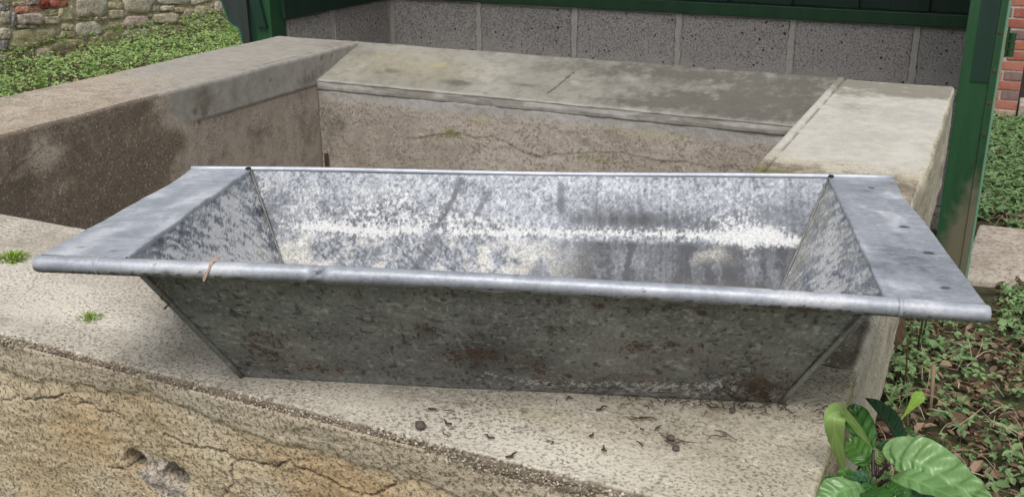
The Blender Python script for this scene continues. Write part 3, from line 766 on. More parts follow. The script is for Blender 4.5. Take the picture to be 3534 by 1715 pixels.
# front panel (outside face shows, overhanging)
P = bil(V3(-CB, 0, .0005), V3(CB, 0, .0005), V3(A1, -Y1, Z1 - .006 + E1 * A1), V3(-A1, -Y1, Z1 - .006 - E1 * A1), 760, 170)
x, z = P[..., 0], P[..., 2]
P[..., 1] += (fbm(x * 5, z * 9, 121) - .5) * .007
f1 = fbm(x * 260, z * 260, 211, 3, .85) - .5; f2 = fbm(x * 42, z * 50, 212, 4, .65) - .5; f3 = fbm(x * 7, z * 12, 213, 3) - .5
cl = 0 * x
for a, cx, cz, rx, rz in [(.75, -.079, .103, .012, .012), (.55, -.066, .10, .006, .008), (.5, -.195, .085, .035, .016), (.62, -.275, .070, .030, .032), (.4, .02, .075, .08, .02), (.8, .061, .118, .007, .008), (.45, .172, .085, .05, .016), (.75, .295, .035, .035, .018), (.42, .1, .035, .12, .014), (.4, -.05, .055, .07, .02), (.38, -.2, .03, .1, .015), (.4, .25, .07, .05, .02), (.95, -.145, .151, .006, .005), (.9, .111, .153, .006, .004), (.45, -.31, .02, .02, .02), (.32, .0, .162, .14, .004), (.42, .24, .158, .1, .004), (.7, .155, .092, .010, .006), (.6, .19, .098, .008, .006), (.55, -.02, .066, .02, .012), (.5, .045, .055, .02, .012)]:
    cl = cl + a * gauss(x, z, cx, cz, rx, rz)
rust = sstep(.36, .56, cl * .95 + f1 * 1.6 + f2 * 1.1 - .10)
brown = np.clip(.75 * cl + .30 * sstep(.10, .02, z) + f3 * .6, 0, 1) * sstep(.3, .75, .5 + f2 + f3 * .5) * .65
wm = .45 * gauss(x, z, .206, .022, .065, .013) + .50 * gauss(x, z, .268, .036, .028, .020) + .36 * gauss(x, z, .05, .020, .05, .010) + .30 * gauss(x, z, .14, .02, .05, .009) + .35 * gauss(x, z, -.02, .03, .02, .01)
white = sstep(.36, .60, wm + f1 * 1.9 + f2 * .9 - .05) * .7
fl = sstep(.74, .79, vnoise(x * 150 + z * 30, z * 230, 214)) * sstep(.35, .6, vnoise(x * 55, z * 70, 215))
fl2 = sstep(.70, .74, vnoise(x * 62 - z * 20, z * 90, 216)) * .5
spk = sstep(.80, .86, vnoise(x * 170, z * 170, 217)) * .8 + .7 * sstep(.93, .95, vnoise(x * 85, z * 100, 218))
tone = .50 + f3 * .55 + f2 * .30 + f1 * .45 + fl * .24 + fl2 * .12 - spk * .32 - .10 * sstep(.13, .165, z) - .10 * cl + .12 * sstep(.02, .0, z)
seam = .8 * sstep(.005, .001, np.abs(np.abs(x) - (CB + (A1 - CB) * z / .17))) + .5 * sstep(.005, .0, z)
grid_obj('front_panel', P, M_map_out, T, dict(rust=rust, white=white, tone=tone - seam * .4, beige=0 * x, brown=brown), local=True)

# end panels
for sx in (-1, 1):
    P = bil(V3(sx * CB, 0, .001), V3(sx * RB, YB, .003), farp(sx * B2), nearp(sx * A2), 120, 110)
    u = np.linspace(0, 1, 120)[:, None] + np.zeros((1, 110)); v = np.linspace(0, 1, 110)[None, :] + np.zeros((120, 1))
    P[..., 0] += sx * ((fbm(u * 3, v * 3, 131 + sx) - .5) * .006 + .004 * np.sin(np.pi * u) * np.sin(np.pi * v))
    f1 = fbm(u * 80, v * 62, 221 + sx, 3, .8) - .5; f2 = fbm(u * 12 + v * 5, v * 9, 222 + sx, 4, .65) - .5; f3 = fbm(u * 3, v * 3, 224 + sx, 3) - .5
    dg = vnoise((u * .8 + v * .5) * 60, (v - u) * 9, 226 + sx) - .5
    if sx < 0:
        wm = .22 + .66 * gauss(u, v, .55, .6, .36, .36) + .25 * gauss(u, v, .75, .85, .12, .1)
        dark = .35 * gauss(u, v, .22, .9, .14, .12) + .4 * gauss(u, v, .95, .5, .05, .5) + .55 * gauss(u, v, .14, .78, .05, .08)
    else:
        wm = .12 + .55 * np.exp(-((v - .92 + .55 * (1 - u)) / .20) ** 2) * sstep(.95, .6, u) + .32 * gauss(u, v, .35, .45, .3, .3)
        dark = .35 * gauss(u, v, .95, .8, .08, .3)
    white = sstep(.28, .78, wm + f1 * 1.6 + dg * .9 + f2 * .5)
    tone = (.86 if sx < 0 else .80) + f3 * .35 + f2 * .35 + f1 * 1.0 + dg * .45 - dark * .6
    grid_obj('end_panel', P, M_map_in, T, dict(white=white, tone=tone, beige=.5 * sstep(.5, .7, .5 + f2 + f3), brown=0 * u, rust=0 * u), local=True, flip=(sx > 0))
    # flange between outer edge and the opening, with a folded lip
    n_, k_ = 110, 50
    s_ = np.linspace(0, 1, n_)[:, None, None]
    inner = (1 - s_) * nearp(sx * A2) + s_ * farp(sx * B2)
    outer = (1 - s_) * nearp(sx * (A0 - .002)) + s_ * farp(sx * B1)
    w_ = np.linspace(0, 1, k_)[None, :, None]
    P = (1 - w_) * inner + w_ * outer
    P[..., 2] += .003 * np.sin(np.pi * s_[..., 0]) * (w_[..., 0] - .5) * -1.2 + (fbm(P[..., 0] * 16, P[..., 1] * 16, 141 + sx) - .5) * .0028
    P[..., 0] -= sx * .0045 * np.exp(-((s_[..., 0] - .80) / .13) ** 2) * w_[..., 0]
    lip = P[:, -1:, :].repeat(4, 1).copy()
    for q, (dx, dz) in enumerate([(.0018, -.0008), (.0026, -.0030), (.0024, -.007), (.0010, -.011)]):
        lip[:, q, 0] += sx * dx; lip[:, q, 2] += dz
    inn = P[:, :1, :].repeat(3, 1).copy()
    for q, (dx, dz) in enumerate([(-.0015, -.006), (-.0030, -.0005), (-.0018, .0022)]):
        inn[:, q, 0] += sx * dx; inn[:, q, 2] += dz
    P = np.concatenate([inn, P, lip], 1)
    ux = np.abs(P[..., 0]); uy = P[..., 1]
    dark = 0 * ux; rust = 0 * ux
    if sx > 0:
        for cx, cy, r in [(.478, .356, .0042), (.476, .165, .0055), (.478, .063, .0055), (.463, -.056, .004)]:
            dark = dark + 1.6 * np.exp(-(((ux - cx) / (r * 1.1)) ** 2 + ((uy - cy) / (r * .8)) ** 2) ** 2)
        rust = .25 * gauss(ux, uy, .46, .12, .004, .03) + .55 * gauss(ux, uy, .515, .385, .010, .010)
    else:
        for cx, cy in [(.42, -.075), (.462, -.066)]: rust = rust + .8 * gauss(ux, uy, cx, cy, .005, .003)
    f1 = fbm(ux * 130, uy * 130, 231 + sx, 4, .72) - .5; f2 = fbm(ux * 30, uy * 18, 232 + sx, 4) - .5; f3 = fbm(ux * 7, uy * 5, 235 + sx, 3) - .5
    br2 = vnoise(ux * 26, uy * 170, 236 + sx) - .5
    fl = sstep(.72, .8, vnoise(ux * 110, uy * 200, 237 + sx))
    tone = .60 + f3 * .6 + f2 * .5 + f1 * .4 + br2 * .2 + fl * .14 - dark * .75
    f = grid_obj('end_flange', P, M_map_top, T, dict(tone=tone, white=.35 * sstep(.58, .75, .5 + f2 + f3 * .8), rust=np.clip(rust, 0, 1), beige=0 * ux, brown=0 * ux), local=True, flip=(sx < 0))
    # folded seam beads down the inner corners and the outside edge
    a, b = farp(sx * B2), V3(sx * RB, YB, .003)
    plain(MB().tube([tuple(a + (b - a) * q + V3(-sx * .002, -.002, .001)) for q in np.linspace(0, 1, 9)], .0015, 8).build('seam_fold', M_zinc_out, T, True, local=True))
    a, b = V3(sx * A1, -Y1, Z1 - .008 + E1 * sx * A1), V3(sx * CB, 0, .002)
    plain(MB().tube([tuple(a + (b - a) * q + V3(sx * .002, -.001, 0)) for q in np.linspace(0, 1, 9)], .0034, 8).build('seam_fold', M_zinc_out, T, True, local=True))
P = bil(V3(-CB, 0, .0015), V3(CB, 0, .0015), V3(RB, YB, .003), V3(-RB, YB, .003), 60, 24)
P[..., 2] += .0008 * fbm(P[..., 0] * 9, P[..., 1] * 9, 3)
grid_obj('bottom_panel', P, M_zinc_in, T, dict(dark=.5 + 0 * P[..., 0], white=-.5 + 0 * P[..., 0], rust=.3 * fbm(P[..., 0] * 9, P[..., 1] * 9, 5)), local=True)

# rolled front rim with a dent
n_, k_ = 420, 28
s_ = np.linspace(-A0, A0, n_); ang = np.linspace(0, 2 * np.pi, k_)
S_, AN = np.meshgrid(s_, ang, indexing='ij')
rad = .0094 + (fbm(S_ * 7, AN * 0, 151) - .5) * .0012
endr = sstep(0, .006, A0 - np.abs(S_)); rad = rad * (.88 + .12 * np.sqrt(endr))
dent = np.exp(-((S_ + .180) / .0085) ** 2) * np.exp(-((np.angle(np.exp(1j * (AN - np.pi * .8)))) / 1.1) ** 2)
rad = rad * (1 - .50 * dent)
bow = .0055 * (1 - (S_ / A0) ** 2) + (fbm(S_ * 3, S_ * 0, 155) - .5) * .004
cy_ = -Y1 - .004; cz_ = Z1 - .0002 + E1 * S_ + bow
P = np.stack([S_, cy_ + rad * np.cos(AN), cz_ + rad * np.sin(AN)], -1)
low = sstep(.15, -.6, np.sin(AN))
cu, cv = S_, AN * .0094
f1 = fbm(cu * 150, cv * 150, 241, 4, .72) - .5; f2 = fbm(cu * 26, cv * 70, 242, 4) - .5; f3 = fbm(cu * 6, cv * 20, 243, 3) - .5
rm = low * (.42 + .35 * gauss(S_, 0, .06, 0, .12, 1) + .35 * gauss(S_, 0, .3, 0, .1, 1)) * sstep(-.25, .05, f3 + .1) + .5 * dent + .45 * sstep(.005, .002, np.abs(S_ + .42))
rust = sstep(.36, .60, rm + f1 * 1.5 + f2 * 1.0 - .12)
blot = 1.2 * np.exp(-(((S_ + .340) / .006) ** 2 + ((np.sin(AN) + .1) / .35) ** 2)) + 1.2 * np.exp(-(((S_ + .265) / .008) ** 2 + ((np.sin(AN) + .75) / .25) ** 2)) + sstep(.0035, .0012, np.abs(S_ - .405)) * .9
tone = .57 + f3 * .4 + f2 * .4 + f1 * .35 - low * (.26 + f2 * .5) - blot * .5 - sstep(.84, .9, vnoise(cu * 90, cv * 110, 245)) * low * .5 - .45 * dent * sstep(.0, .3, f1 + .2) + .2 * np.exp(-((np.abs(S_ + .180) - .012) / .004) ** 2)  # dent shading painted into the tone: dark hollow, lighter flanks
roll = grid_obj('rolled_rim', P, M_map_top, T, dict(rust=rust, tone=tone, white=.3 * sstep(.6, .8, .5 + f2 + f3), beige=0 * S_, brown=low * .30 * sstep(.4, .6, .5 + f2)), local=True, flip=True)
for sx in (-1, 1):
    i = 0 if sx < 0 else n_ - 1
    ring = P[i]; c0 = ring.mean(0)
    mb = MB(); mb.add([tuple(p) for p in ring[:-1]] + [tuple(c0 + V3(sx * .003, 0, 0))], [(k, (k + 1) % (k_ - 1), k_ - 1) for k in range(k_ - 1)])
    plain(mb.build('rim_end_cap', M_zinc_out, T, True, local=True))
for xx in (-.42, .405):
    b_ = .0055 * (1 - (xx / A0) ** 2)
    plain(MB().tube([(xx - .003, cy_, Z1 - .0002 + E1 * xx + b_), (xx, cy_, Z1 - .0002 + E1 * xx + b_), (xx + .003, cy_, Z1 - .0002 + E1 * xx + b_)], [.0092, .0100, .0092], 20, False).build('rim_collar', M_zinc_roll, T, True, local=True))
a, b = farp(-B1), farp(B1)
plain(MB().tube([tuple(a + (b - a) * q + V3(0, .001, .0005 + .0012 * math.sin(q * 9))) for q in np.linspace(0, 1, 40)], .0038, 10).build('rear_rim_bead', M_zinc_top, T, True, local=True))
for sx in (-1, 1):      # black piece for the shade of an open corner between folded sheets
    a = farp(sx * B2)
    MB().prism([(a[0] - .004, a[1] - .007), (a[0] + .004, a[1] - .006), (a[0] + .002, a[1] + .001), (a[0] - .002, a[1] + .001)], 2, a[2] + .002, a[2] + .0048).build('corner_shade', simple('gap_shade_black', (.012, .012, .012), (.02, .02, .02)), T, local=True)
# lapped tab with a rivet, front left inside corner
q0 = np.array([-.394, -.035, .155]); tb = [(-.010, -.018), (.010, -.018), (.010, .006), (.007, .014), (0, .017), (-.007, .014), (-.010, .006)]
e_u = V3(.03, .95, -.03); e_u /= np.linalg.norm(e_u); e_v = V3(-.30, 0, .95); e_v /= np.linalg.norm(e_v); nn = np.cross(e_u, e_v)
if nn[0] < 0: nn = -nn
tp = [q0 + e_u * a_ + e_v * b_ + nn * .004 for a_, b_ in tb]
mb = MB(); mb.add([tuple(p) for p in tp] + [tuple(p - nn * .003) for p in tp], [tuple(range(7)), tuple(range(7, 14))[::-1]] + [(i, (i + 1) % 7, 7 + (i + 1) % 7, 7 + i) for i in range(7)])
tab_o = plain(mb.build('lap_tab', M_zinc_in, T, local=True))
c_ = q0 + e_v * .006 + nn * .0045
mb = MB().tube([tuple(c_), tuple(c_ + nn * .0015)], [.0022, .0012], 8); rv = plain(mb.build('rivet', M_zinc_out, tab_o, local=True))
# straw and needles stuck to the outside of the front panel
mb = MB(); fr = random.Random(5)
def on_front(xx, zz):
    return V3(xx, -Y1 * zz / (Z1 - .006) - .0012, zz)
for i in range(260):
    if i < 120: xx, zz = fr.gauss(.29, .03), abs(fr.gauss(.012, .014)) + .003
    elif i < 175: xx, zz = fr.gauss(.14, .09), abs(fr.gauss(.01, .012)) + .003
    else: xx, zz = fr.uniform(-.3, .33), fr.uniform(.01, .145)
    if abs(xx) > CB + zz * .28: continue
    L_ = fr.uniform(.004, .014); w = fr.uniform(0, math.pi)
    p0 = on_front(xx, zz); p2 = on_front(xx + math.cos(w) * L_, max(.001, zz + math.sin(w) * L_ * .7)); p1 = (p0 + p2) / 2 + V3(0, -.0012, fr.uniform(-.0015, .0015))
    mb.tube([tuple(p0), tuple(p1), tuple(p2)], [.0005, .0006, .0003], 3)
tag(mb.build('stuck_debris', M_twig, T, local=True), kind='stuff')

# ------------------------------------------------------------------ the wash shed behind
XC, YW, SB = -2.878, 4.6477, -.0324          # inner corner of the dwarf walls, underside of the sill
shed = thing('wash_shed', 'green timber wash shed on a grey block dwarf wall, behind the basin', 'shed', (-1.49, 4.2, -0.9))
def block_mesh(seed, L_, H_, Th):
    r = random.Random(seed)
    mb = MB(); n = 9
    poly = []
    cx = L_ / 2; cz = H_ / 2
    pts = [(-cx, -cz), (-cx * .4, -cz), (cx * .4, -cz), (cx, -cz), (cx, 0), (cx, cz), (cx * .4, cz), (-cx * .4, cz), (-cx, cz), (-cx, 0)]
    pts = [(a + r.uniform(-.005, .005), b + r.uniform(-.004, .004)) for a, b in pts]
    n = len(pts)
    ring = lambda k, y: [(a * k, y, b * k) for a, b in pts]
    vs_ = ring(1, Th / 2) + ring(1, -Th / 2 + .006) + [(a - math.copysign(.006, a), -Th / 2, b - (math.copysign(.006, b) if b else 0)) for a, b in pts]
    fs_ = [(i, (i + 1) % n, n + (i + 1) % n, n + i) for i in range(n)] + [(n + i, n + (i + 1) % n, 2 * n + (i + 1) % n, 2 * n + i) for i in range(n)] + [tuple(range(2 * n, 3 * n)), tuple(range(n))[::-1]]
    mb.add(vs_, fs_)
    return mb.mesh('block')
blk = [block_mesh(s, .482, .240, .14) for s in range(3)]; half = block_mesh(9, .225, .24, .14); cut_a = block_mesh(10, .335, .24, .14); cut_b = block_mesh(11, .085, .24, .14); cut_c = block_mesh(12, .27, .24, .14)
for me in blk + [half, cut_a, cut_b, cut_c]: me.materials.append(M_block)
MB().box(XC - .135, -.03, YW + .006, YW + .135, -.9, SB).box(XC - .135, XC - .006, 3.70, YW + .004, -.9, SB).build('joint_mortar', M_joint, shed)
# ragged mortar smears standing a little proud in the upright joints
jr = random.Random(3)
for k in range(1, 7):
    mbj = MB()
    X = XC + .51 * k
    zz = np.linspace(-.295, SB, 14); lft = [X - .011 + jr.uniform(-.006, .003) for _ in zz]; rgt = [X + .011 + jr.uniform(-.003, .006) for _ in zz]
    vs_ = [(a, YW - .0025, c) for a, c in zip(lft, zz)] + [(b, YW - .0025, c) for b, c in zip(rgt, zz)]
    vs_ += [(p[0], YW + .01, p[2]) for p in vs_]
    n = 14
    mbj.add(vs_, [(i, n + i, n + i + 1, i + 1) for i in range(n - 1)] + [(i, i + 1, 2 * n + i + 1, 2 * n + i) for i in range(n - 1)] + [(n + i, 3 * n + i, 3 * n + i + 1, n + i + 1) for i in range(n - 1)])
    mbj.build('joint_smear', M_joint, shed)
def place(me, name, loc, parent, rz=0):
    o = bpy.data.objects.new(name, me); COL.objects.link(o); o.parent = parent
    o.location = Vector(loc) - Vector(parent.location); o.rotation_euler = (0, 0, rz)
    return o
br = random.Random(8)
for row in range(4):
    zc = SB - .005 - .125 - .257 * row
    if zc < -.95: break
    off = 0 if row % 2 == 0 else .255
    if off: place(half, 'block', (XC + .1275, YW + .07, zc), shed)
    for k in range(6):
        X = XC + off + .51 * (k + .5)
        if X + .24 > -.02: continue
        place(blk[br.randrange(3)], 'block', (X, YW + .07 + br.uniform(-.0015, .0015), zc), shed)
    for k in range(2 if off else 1):
        pass
    if not off: place(cut_c, 'block', (-.178, YW + .07, zc), shed)
    Y = YW - .005
    for k in range(2):
        yy = Y - off - .51 * (k + .5)
        if yy - .24 < 3.72: continue
        place(blk[br.randrange(3)], 'block', (XC - .07 + br.uniform(-.001, .001), yy, zc), shed, R(90))
    if off: place(half, 'block', (XC - .07, Y - .1275, zc), shed, R(90))
    place(cut_a if not off else cut_b, 'block', (XC - .07, (4.125 + 3.775) / 2 if not off else (3.875 + 3.775) / 2, zc), shed, R(90))
# sills, boards, posts, roof
MB().box(XC - .10, -.03, YW - .035, YW + .12, SB, .021).build('sill_beam', M_green, shed, bevel=.004)
MB().box(XC - .12, XC + .022, 3.74, YW - .036, SB - .006, .06).build('sill_beam', M_green_dark, shed, bevel=.004)
x = XC - .08; k = 0
while x < -.12:
    MB().box(x - .004, x + .144, YW + .012 + (k % 2) * .023, YW + .034 + (k % 2) * .023, .0215, 1.22).build('wall_board', M_green_dark, shed, bevel=.002); x += .14; k += 1
y = 3.80; k = 0
while y < YW:
    MB().box(XC - .075 - (k % 2) * .006, XC - .055 - (k % 2) * .006, y - .004, min(y + .144, YW + .01), .061, 1.22).build('wall_board', M_green_dark, shed, bevel=.002); y += .14; k += 1
y = 3.82; k = 0
while y < YW:
    MB().box(-.075 + (k % 2) * .006, -.055 + (k % 2) * .006, y - .004, min(y + .144, YW + .01), -.88, 1.22).build('wall_board', M_green_dark, shed, bevel=.002); y += .14; k += 1
# left post, bracket, brace
def wear_mesh(mb, name, mat, fn, bevel=.003):
    me = mb.mesh(name, bevel=bevel)
    at = me.attributes.new('wear', 'FLOAT', 'POINT')
    at.data.foreach_set('value', [fn(v.co) for v in me.vertices])
    return link_mesh(name, me, mat, shed)
wear_mesh(MB().box(-2.952, -2.871, 3.66, 3.765, -.9, 1.25), 'post', M_green, lambda c: .1)
MB().box(-3.034, -2.955, 3.672, 3.70, -.9, 1.25).build('post_board', M_green_dark, shed, bevel=.002)
og = [(-3.030, -.135), (-3.032, -.11), (-3.037, -.09), (-3.047, -.073), (-3.062, -.066), (-3.080, -.060), (-3.094, -.045), (-3.103, -.025), (-3.112, .0), (-3.122, .03), (-3.140, .06), (-3.16, .12), (-3.19, .22), (-3.19, .40), (-2.99, .40), (-2.99, -.135)]
MB().prism(og, 1, 3.655, 3.671).build('ogee_bracket', M_green_grey, shed)
edge = og[:14]
mbe = MB()
vs_ = []
for i, p in enumerate(edge):
    vs_ += [(p[0] - .003, 3.651, p[1] - .001), (p[0] + .004, 3.651, p[1] + .001), (p[0] + .004, 3.675, p[1] + .001), (p[0] - .003, 3.675, p[1] - .001)]
mbe.add(vs_, [(4 * i + a, 4 * i + (a + 1) % 4, 4 * i + 4 + (a + 1) % 4, 4 * i + 4 + a) for i in range(len(edge) - 1) for a in range(4)])
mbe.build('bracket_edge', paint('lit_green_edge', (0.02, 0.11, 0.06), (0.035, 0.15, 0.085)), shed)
MB().box(-3.036, -3.026, 3.652, 3.671, -.9, -.13).build('lit_edge_strip', M_green_pale, shed)  # lit edge of the board, painted as a pale strip
MB().prism([(-2.960, .30), (-3.02, .30), (-2.935, -.055), (-2.885, -.062)], 1, 3.640, 3.6585).build('brace', M_green_dark, shed)
# right post with its stepped front
pz = lambda c: .75 * max(0, min(1, (-.38 - c.z) / .2)) * (1 if c.x > -.10 else .4)
def strip(name, x0, x1, y0, z0, z1, mat=M_green, wear=True):
    zs = np.linspace(z0, z1, 24)
    vs_, fs_ = [], []
    for q in zs: vs_ += [(x0, y0, q), (x1, y0, q), (x1, 3.80, q), (x0, 3.80, q)]
    for i in range(23):
        for a in range(4): fs_.append((4 * i + a, 4 * i + (a + 1) % 4, 4 * i + 4 + (a + 1) % 4, 4 * i + 4 + a))
    fs_ += [(0, 3, 2, 1), (92, 93, 94, 95)]
    mb = MB(); mb.add(vs_, fs_)
    me = mb.mesh(name)
    at = me.attributes.new('wear', 'FLOAT', 'POINT')
    at.data.foreach_set('value', [pz(v.co) + (.30 if v.co.x > -.03 and v.co.z < -.15 else 0) for v in me.vertices])
    return link_mesh(name, me, mat, shed)
strip('post', -.112, -.0235, 3.662, -.9, 1.25)
MB().box(-.079, -.0238, 3.6585, 3.6615, -.073, 1.25).build('post_panel', M_green_dark, shed)
strip('post_batten', -.0225, -.0025, 3.655, -.9, 1.25)
MB().box(-.002, .006, 3.660, 3.80, -.9, 1.25).build('lit_edge_strip', M_green_pale, shed, bevel=.002)  # sky-lit side of the post, painted as a pale strip
for zz in (.09, -.03, -.135, -.24):
    MB().tube([(-.0125, 3.6545, zz), (-.0125, 3.652, zz)], .006, 8).build('bolt_head', simple('rusty_bolt', (.06, .03, .02), (.10, .06, .03), 90), shed)
hg = MB().box(.008, .016, 3.70, 3.73, .005, .10).build('hinge', M_green, shed, bevel=.001)
for z0, z1 in ((.058, .083), (.034, .055), (.008, .031)):
    o = MB().tube([(.026, 3.70, z0), (.026, 3.70, z1)], .010, 12).build('knuckle', M_green, None)
    o.parent = hg; o.location = (0, 0, 0)
# unseen roof added to shade the shed: sloping boards on two rafters
rb_ = 0
yy = 3.36
while yy < 4.98:  # boards overlap down towards the back
    z0 = 1.27 - (yy - 3.36) * .12
    MB().add([(XC - .35, yy, z0), (.12, yy, z0), (.12, yy + .195, z0 - .0234), (XC - .35, yy + .195, z0 - .0234), (XC - .35, yy, z0 + .022), (.12, yy, z0 + .022), (.12, yy + .195, z0 - .0014), (XC - .35, yy + .195, z0 - .0014)],
             [(0, 3, 2, 1), (4, 5, 6, 7), (0, 1, 5, 4), (1, 2, 6, 5), (2, 3, 7, 6), (3, 0, 4, 7)]).build('shade_roof_board', M_roof, shed)
    yy += .2
MB().box(XC - .12, .02, 3.67, 3.79, 1.06, 1.14).build('eaves_beam', M_green_dark, shed)

STONES =  [('w',[[5.935,-0.481],[6.036,-0.492],[6.015,-0.596],[5.914,-0.584]]),('s',[[6.036,-0.501],[6.073,-0.505],[6.05,-0.621],[6.013,-0.617]]),('r',[[6.082,-0.461],[6.206,-0.475],[6.194,-0.531],[6.07,-0.517]]),('r',[[6.209,-0.471],[6.359,-0.487],[6.351,-0.533],[6.2,-0.515]]),('d',[[6.333,-0.434],[6.426,-0.444],[6.412,-0.519],[6.319,-0.508]]),('r',[[6.435,-0.428],[6.622,-0.447],[6.607,-0.528],[6.42,-0.507]]),('p',[[6.075,-0.517],[6.347,-0.549],[6.331,-0.636],[6.058,-0.602]]),('t',[[6.353,-0.575],[6.506,-0.593],[6.494,-0.657],[6.341,-0.637]]),('g',[[6.359,-0.517],[6.506,-0.534],[6.496,-0.588],[6.349,-0.57]]),('g',[[6.507,-0.504],[6.681,-0.523],[6.656,-0.651],[6.483,-0.629]]),('w',[[6.712,-0.448],[7.067,-0.485],[7.036,-0.657],[6.68,-0.614]]),('w',[[6.65,-0.685],[6.745,-0.666],[6.906,-0.682],[6.973,-0.771],[6.943,-0.804],[6.78,-0.791],[6.664,-0.793]]),('m',[[6.0,-0.644],[6.252,-0.66],[6.45,-0.686],[6.453,-0.755],[6.384,-0.802],[6.169,-0.818],[5.962,-0.833],[5.951,-0.74]]),('g',[[6.516,-0.655],[6.641,-0.671],[6.631,-0.726],[6.506,-0.71]]),('g',[[6.499,-0.714],[6.658,-0.734],[6.646,-0.795],[6.488,-0.773]]),('m',[[6.469,-0.788],[6.607,-0.794],[6.763,-0.82],[6.774,-0.916],[6.692,-0.953],[6.389,-0.92],[6.341,-0.83]]),('m',[[6.803,-0.794],[6.953,-0.814],[7.009,-0.772],[7.156,-0.814],[7.185,-0.864],[7.139,-0.909],[6.931,-0.939],[6.776,-0.907]]),('t',[[6.22,-0.821],[6.371,-0.843],[6.353,-0.936],[6.203,-0.912]]),('w',[[5.879,-0.612],[6.003,-0.628],[5.985,-0.716],[5.861,-0.699]]),('s',[[5.869,-0.708],[5.95,-0.719],[5.934,-0.8],[5.853,-0.788]]),('w',[[5.846,-0.82],[5.918,-0.83],[5.909,-0.875],[5.837,-0.863]]),('g',[[5.923,-0.806],[6.029,-0.822],[6.019,-0.875],[5.912,-0.859]]),('s',[[5.936,-0.425],[6.042,-0.436],[6.031,-0.49],[5.926,-0.478]]),('t',[[5.948,-0.37],[6.053,-0.38],[6.043,-0.432],[5.937,-0.421]]),('t',[[6.064,-0.426],[6.187,-0.439],[6.181,-0.47],[6.058,-0.456]]),('p',[[6.203,-0.408],[6.33,-0.421],[6.319,-0.479],[6.192,-0.465]]),('m',[[6.685,-0.621],[6.877,-0.645],[6.871,-0.675],[6.679,-0.651]]),('t',[[6.889,-0.642],[7.03,-0.658],[7.024,-0.692],[6.883,-0.674]]),('t',[[6.057,-0.608],[6.257,-0.633],[6.252,-0.658],[6.052,-0.632]]),('g',[[7.07,-0.534],[7.258,-0.555],[7.247,-0.618],[7.059,-0.596]]),('t',[[7.058,-0.601],[7.246,-0.622],[7.233,-0.699],[7.045,-0.676]]),('g',[[6.981,-0.695],[7.191,-0.721],[7.178,-0.794],[6.968,-0.766]]),('w',[[7.269,-0.505],[7.665,-0.546],[7.617,-0.631],[7.528,-0.687],[7.432,-0.667],[7.249,-0.65]]),('p',[[7.206,-0.719],[7.255,-0.688],[7.384,-0.687],[7.524,-0.71],[7.553,-0.752],[7.532,-0.816],[7.301,-0.791],[7.186,-0.762]]),('p',[[7.215,-0.812],[7.313,-0.797],[7.53,-0.83],[7.533,-0.893],[7.387,-0.93],[7.194,-0.893]]),('t',[[7.591,-0.709],[7.831,-0.706],[7.958,-0.752],[7.934,-0.813],[7.791,-0.825],[7.592,-0.781]]),('w',[[7.672,-0.547],[8.135,-0.594],[8.123,-0.672],[7.659,-0.621]]),('w',[[7.712,-0.634],[7.889,-0.654],[7.881,-0.704],[7.703,-0.684]]),('w',[[8.153,-0.596],[8.469,-0.629],[8.448,-0.667],[8.234,-0.674],[8.142,-0.689]]),('g',[[7.893,-0.669],[8.027,-0.684],[8.018,-0.735],[7.885,-0.719]]),('t',[[7.992,-0.697],[8.153,-0.715],[8.138,-0.809],[7.977,-0.789]]),('g',[[8.171,-0.697],[8.321,-0.691],[8.396,-0.753],[8.358,-0.799],[8.211,-0.817],[8.154,-0.805]]),('t',[[8.343,-0.676],[8.475,-0.69],[8.46,-0.788],[8.328,-0.773]]),('p',[[8.484,-0.681],[8.592,-0.693],[8.575,-0.807],[8.467,-0.794]]),('m',[[7.69,-0.846],[7.81,-0.832],[7.951,-0.84],[8.03,-0.89],[8.001,-0.931],[7.76,-0.928],[7.689,-0.894]]),('t',[[8.085,-0.817],[8.247,-0.832],[8.251,-0.898],[8.16,-0.957],[8.038,-0.931]]),('t',[[7.967,-0.783],[8.067,-0.795],[8.058,-0.854],[7.958,-0.841]]),('t',[[8.261,-0.788],[8.588,-0.827],[8.579,-0.893],[8.251,-0.853]]),('t',[[7.547,-0.692],[7.646,-0.703],[7.64,-0.739],[7.541,-0.727]]),('w',[[7.605,-0.623],[7.705,-0.634],[7.696,-0.688],[7.596,-0.676]]),('t',[[7.795,-0.928],[8.04,-0.961],[8.033,-1.011],[7.787,-0.976]]),('g',[[8.264,-0.869],[8.506,-0.9],[8.495,-0.971],[8.253,-0.939]]),('t',[[8.508,-0.884],[8.745,-0.914],[8.732,-1.002],[8.495,-0.971]])]

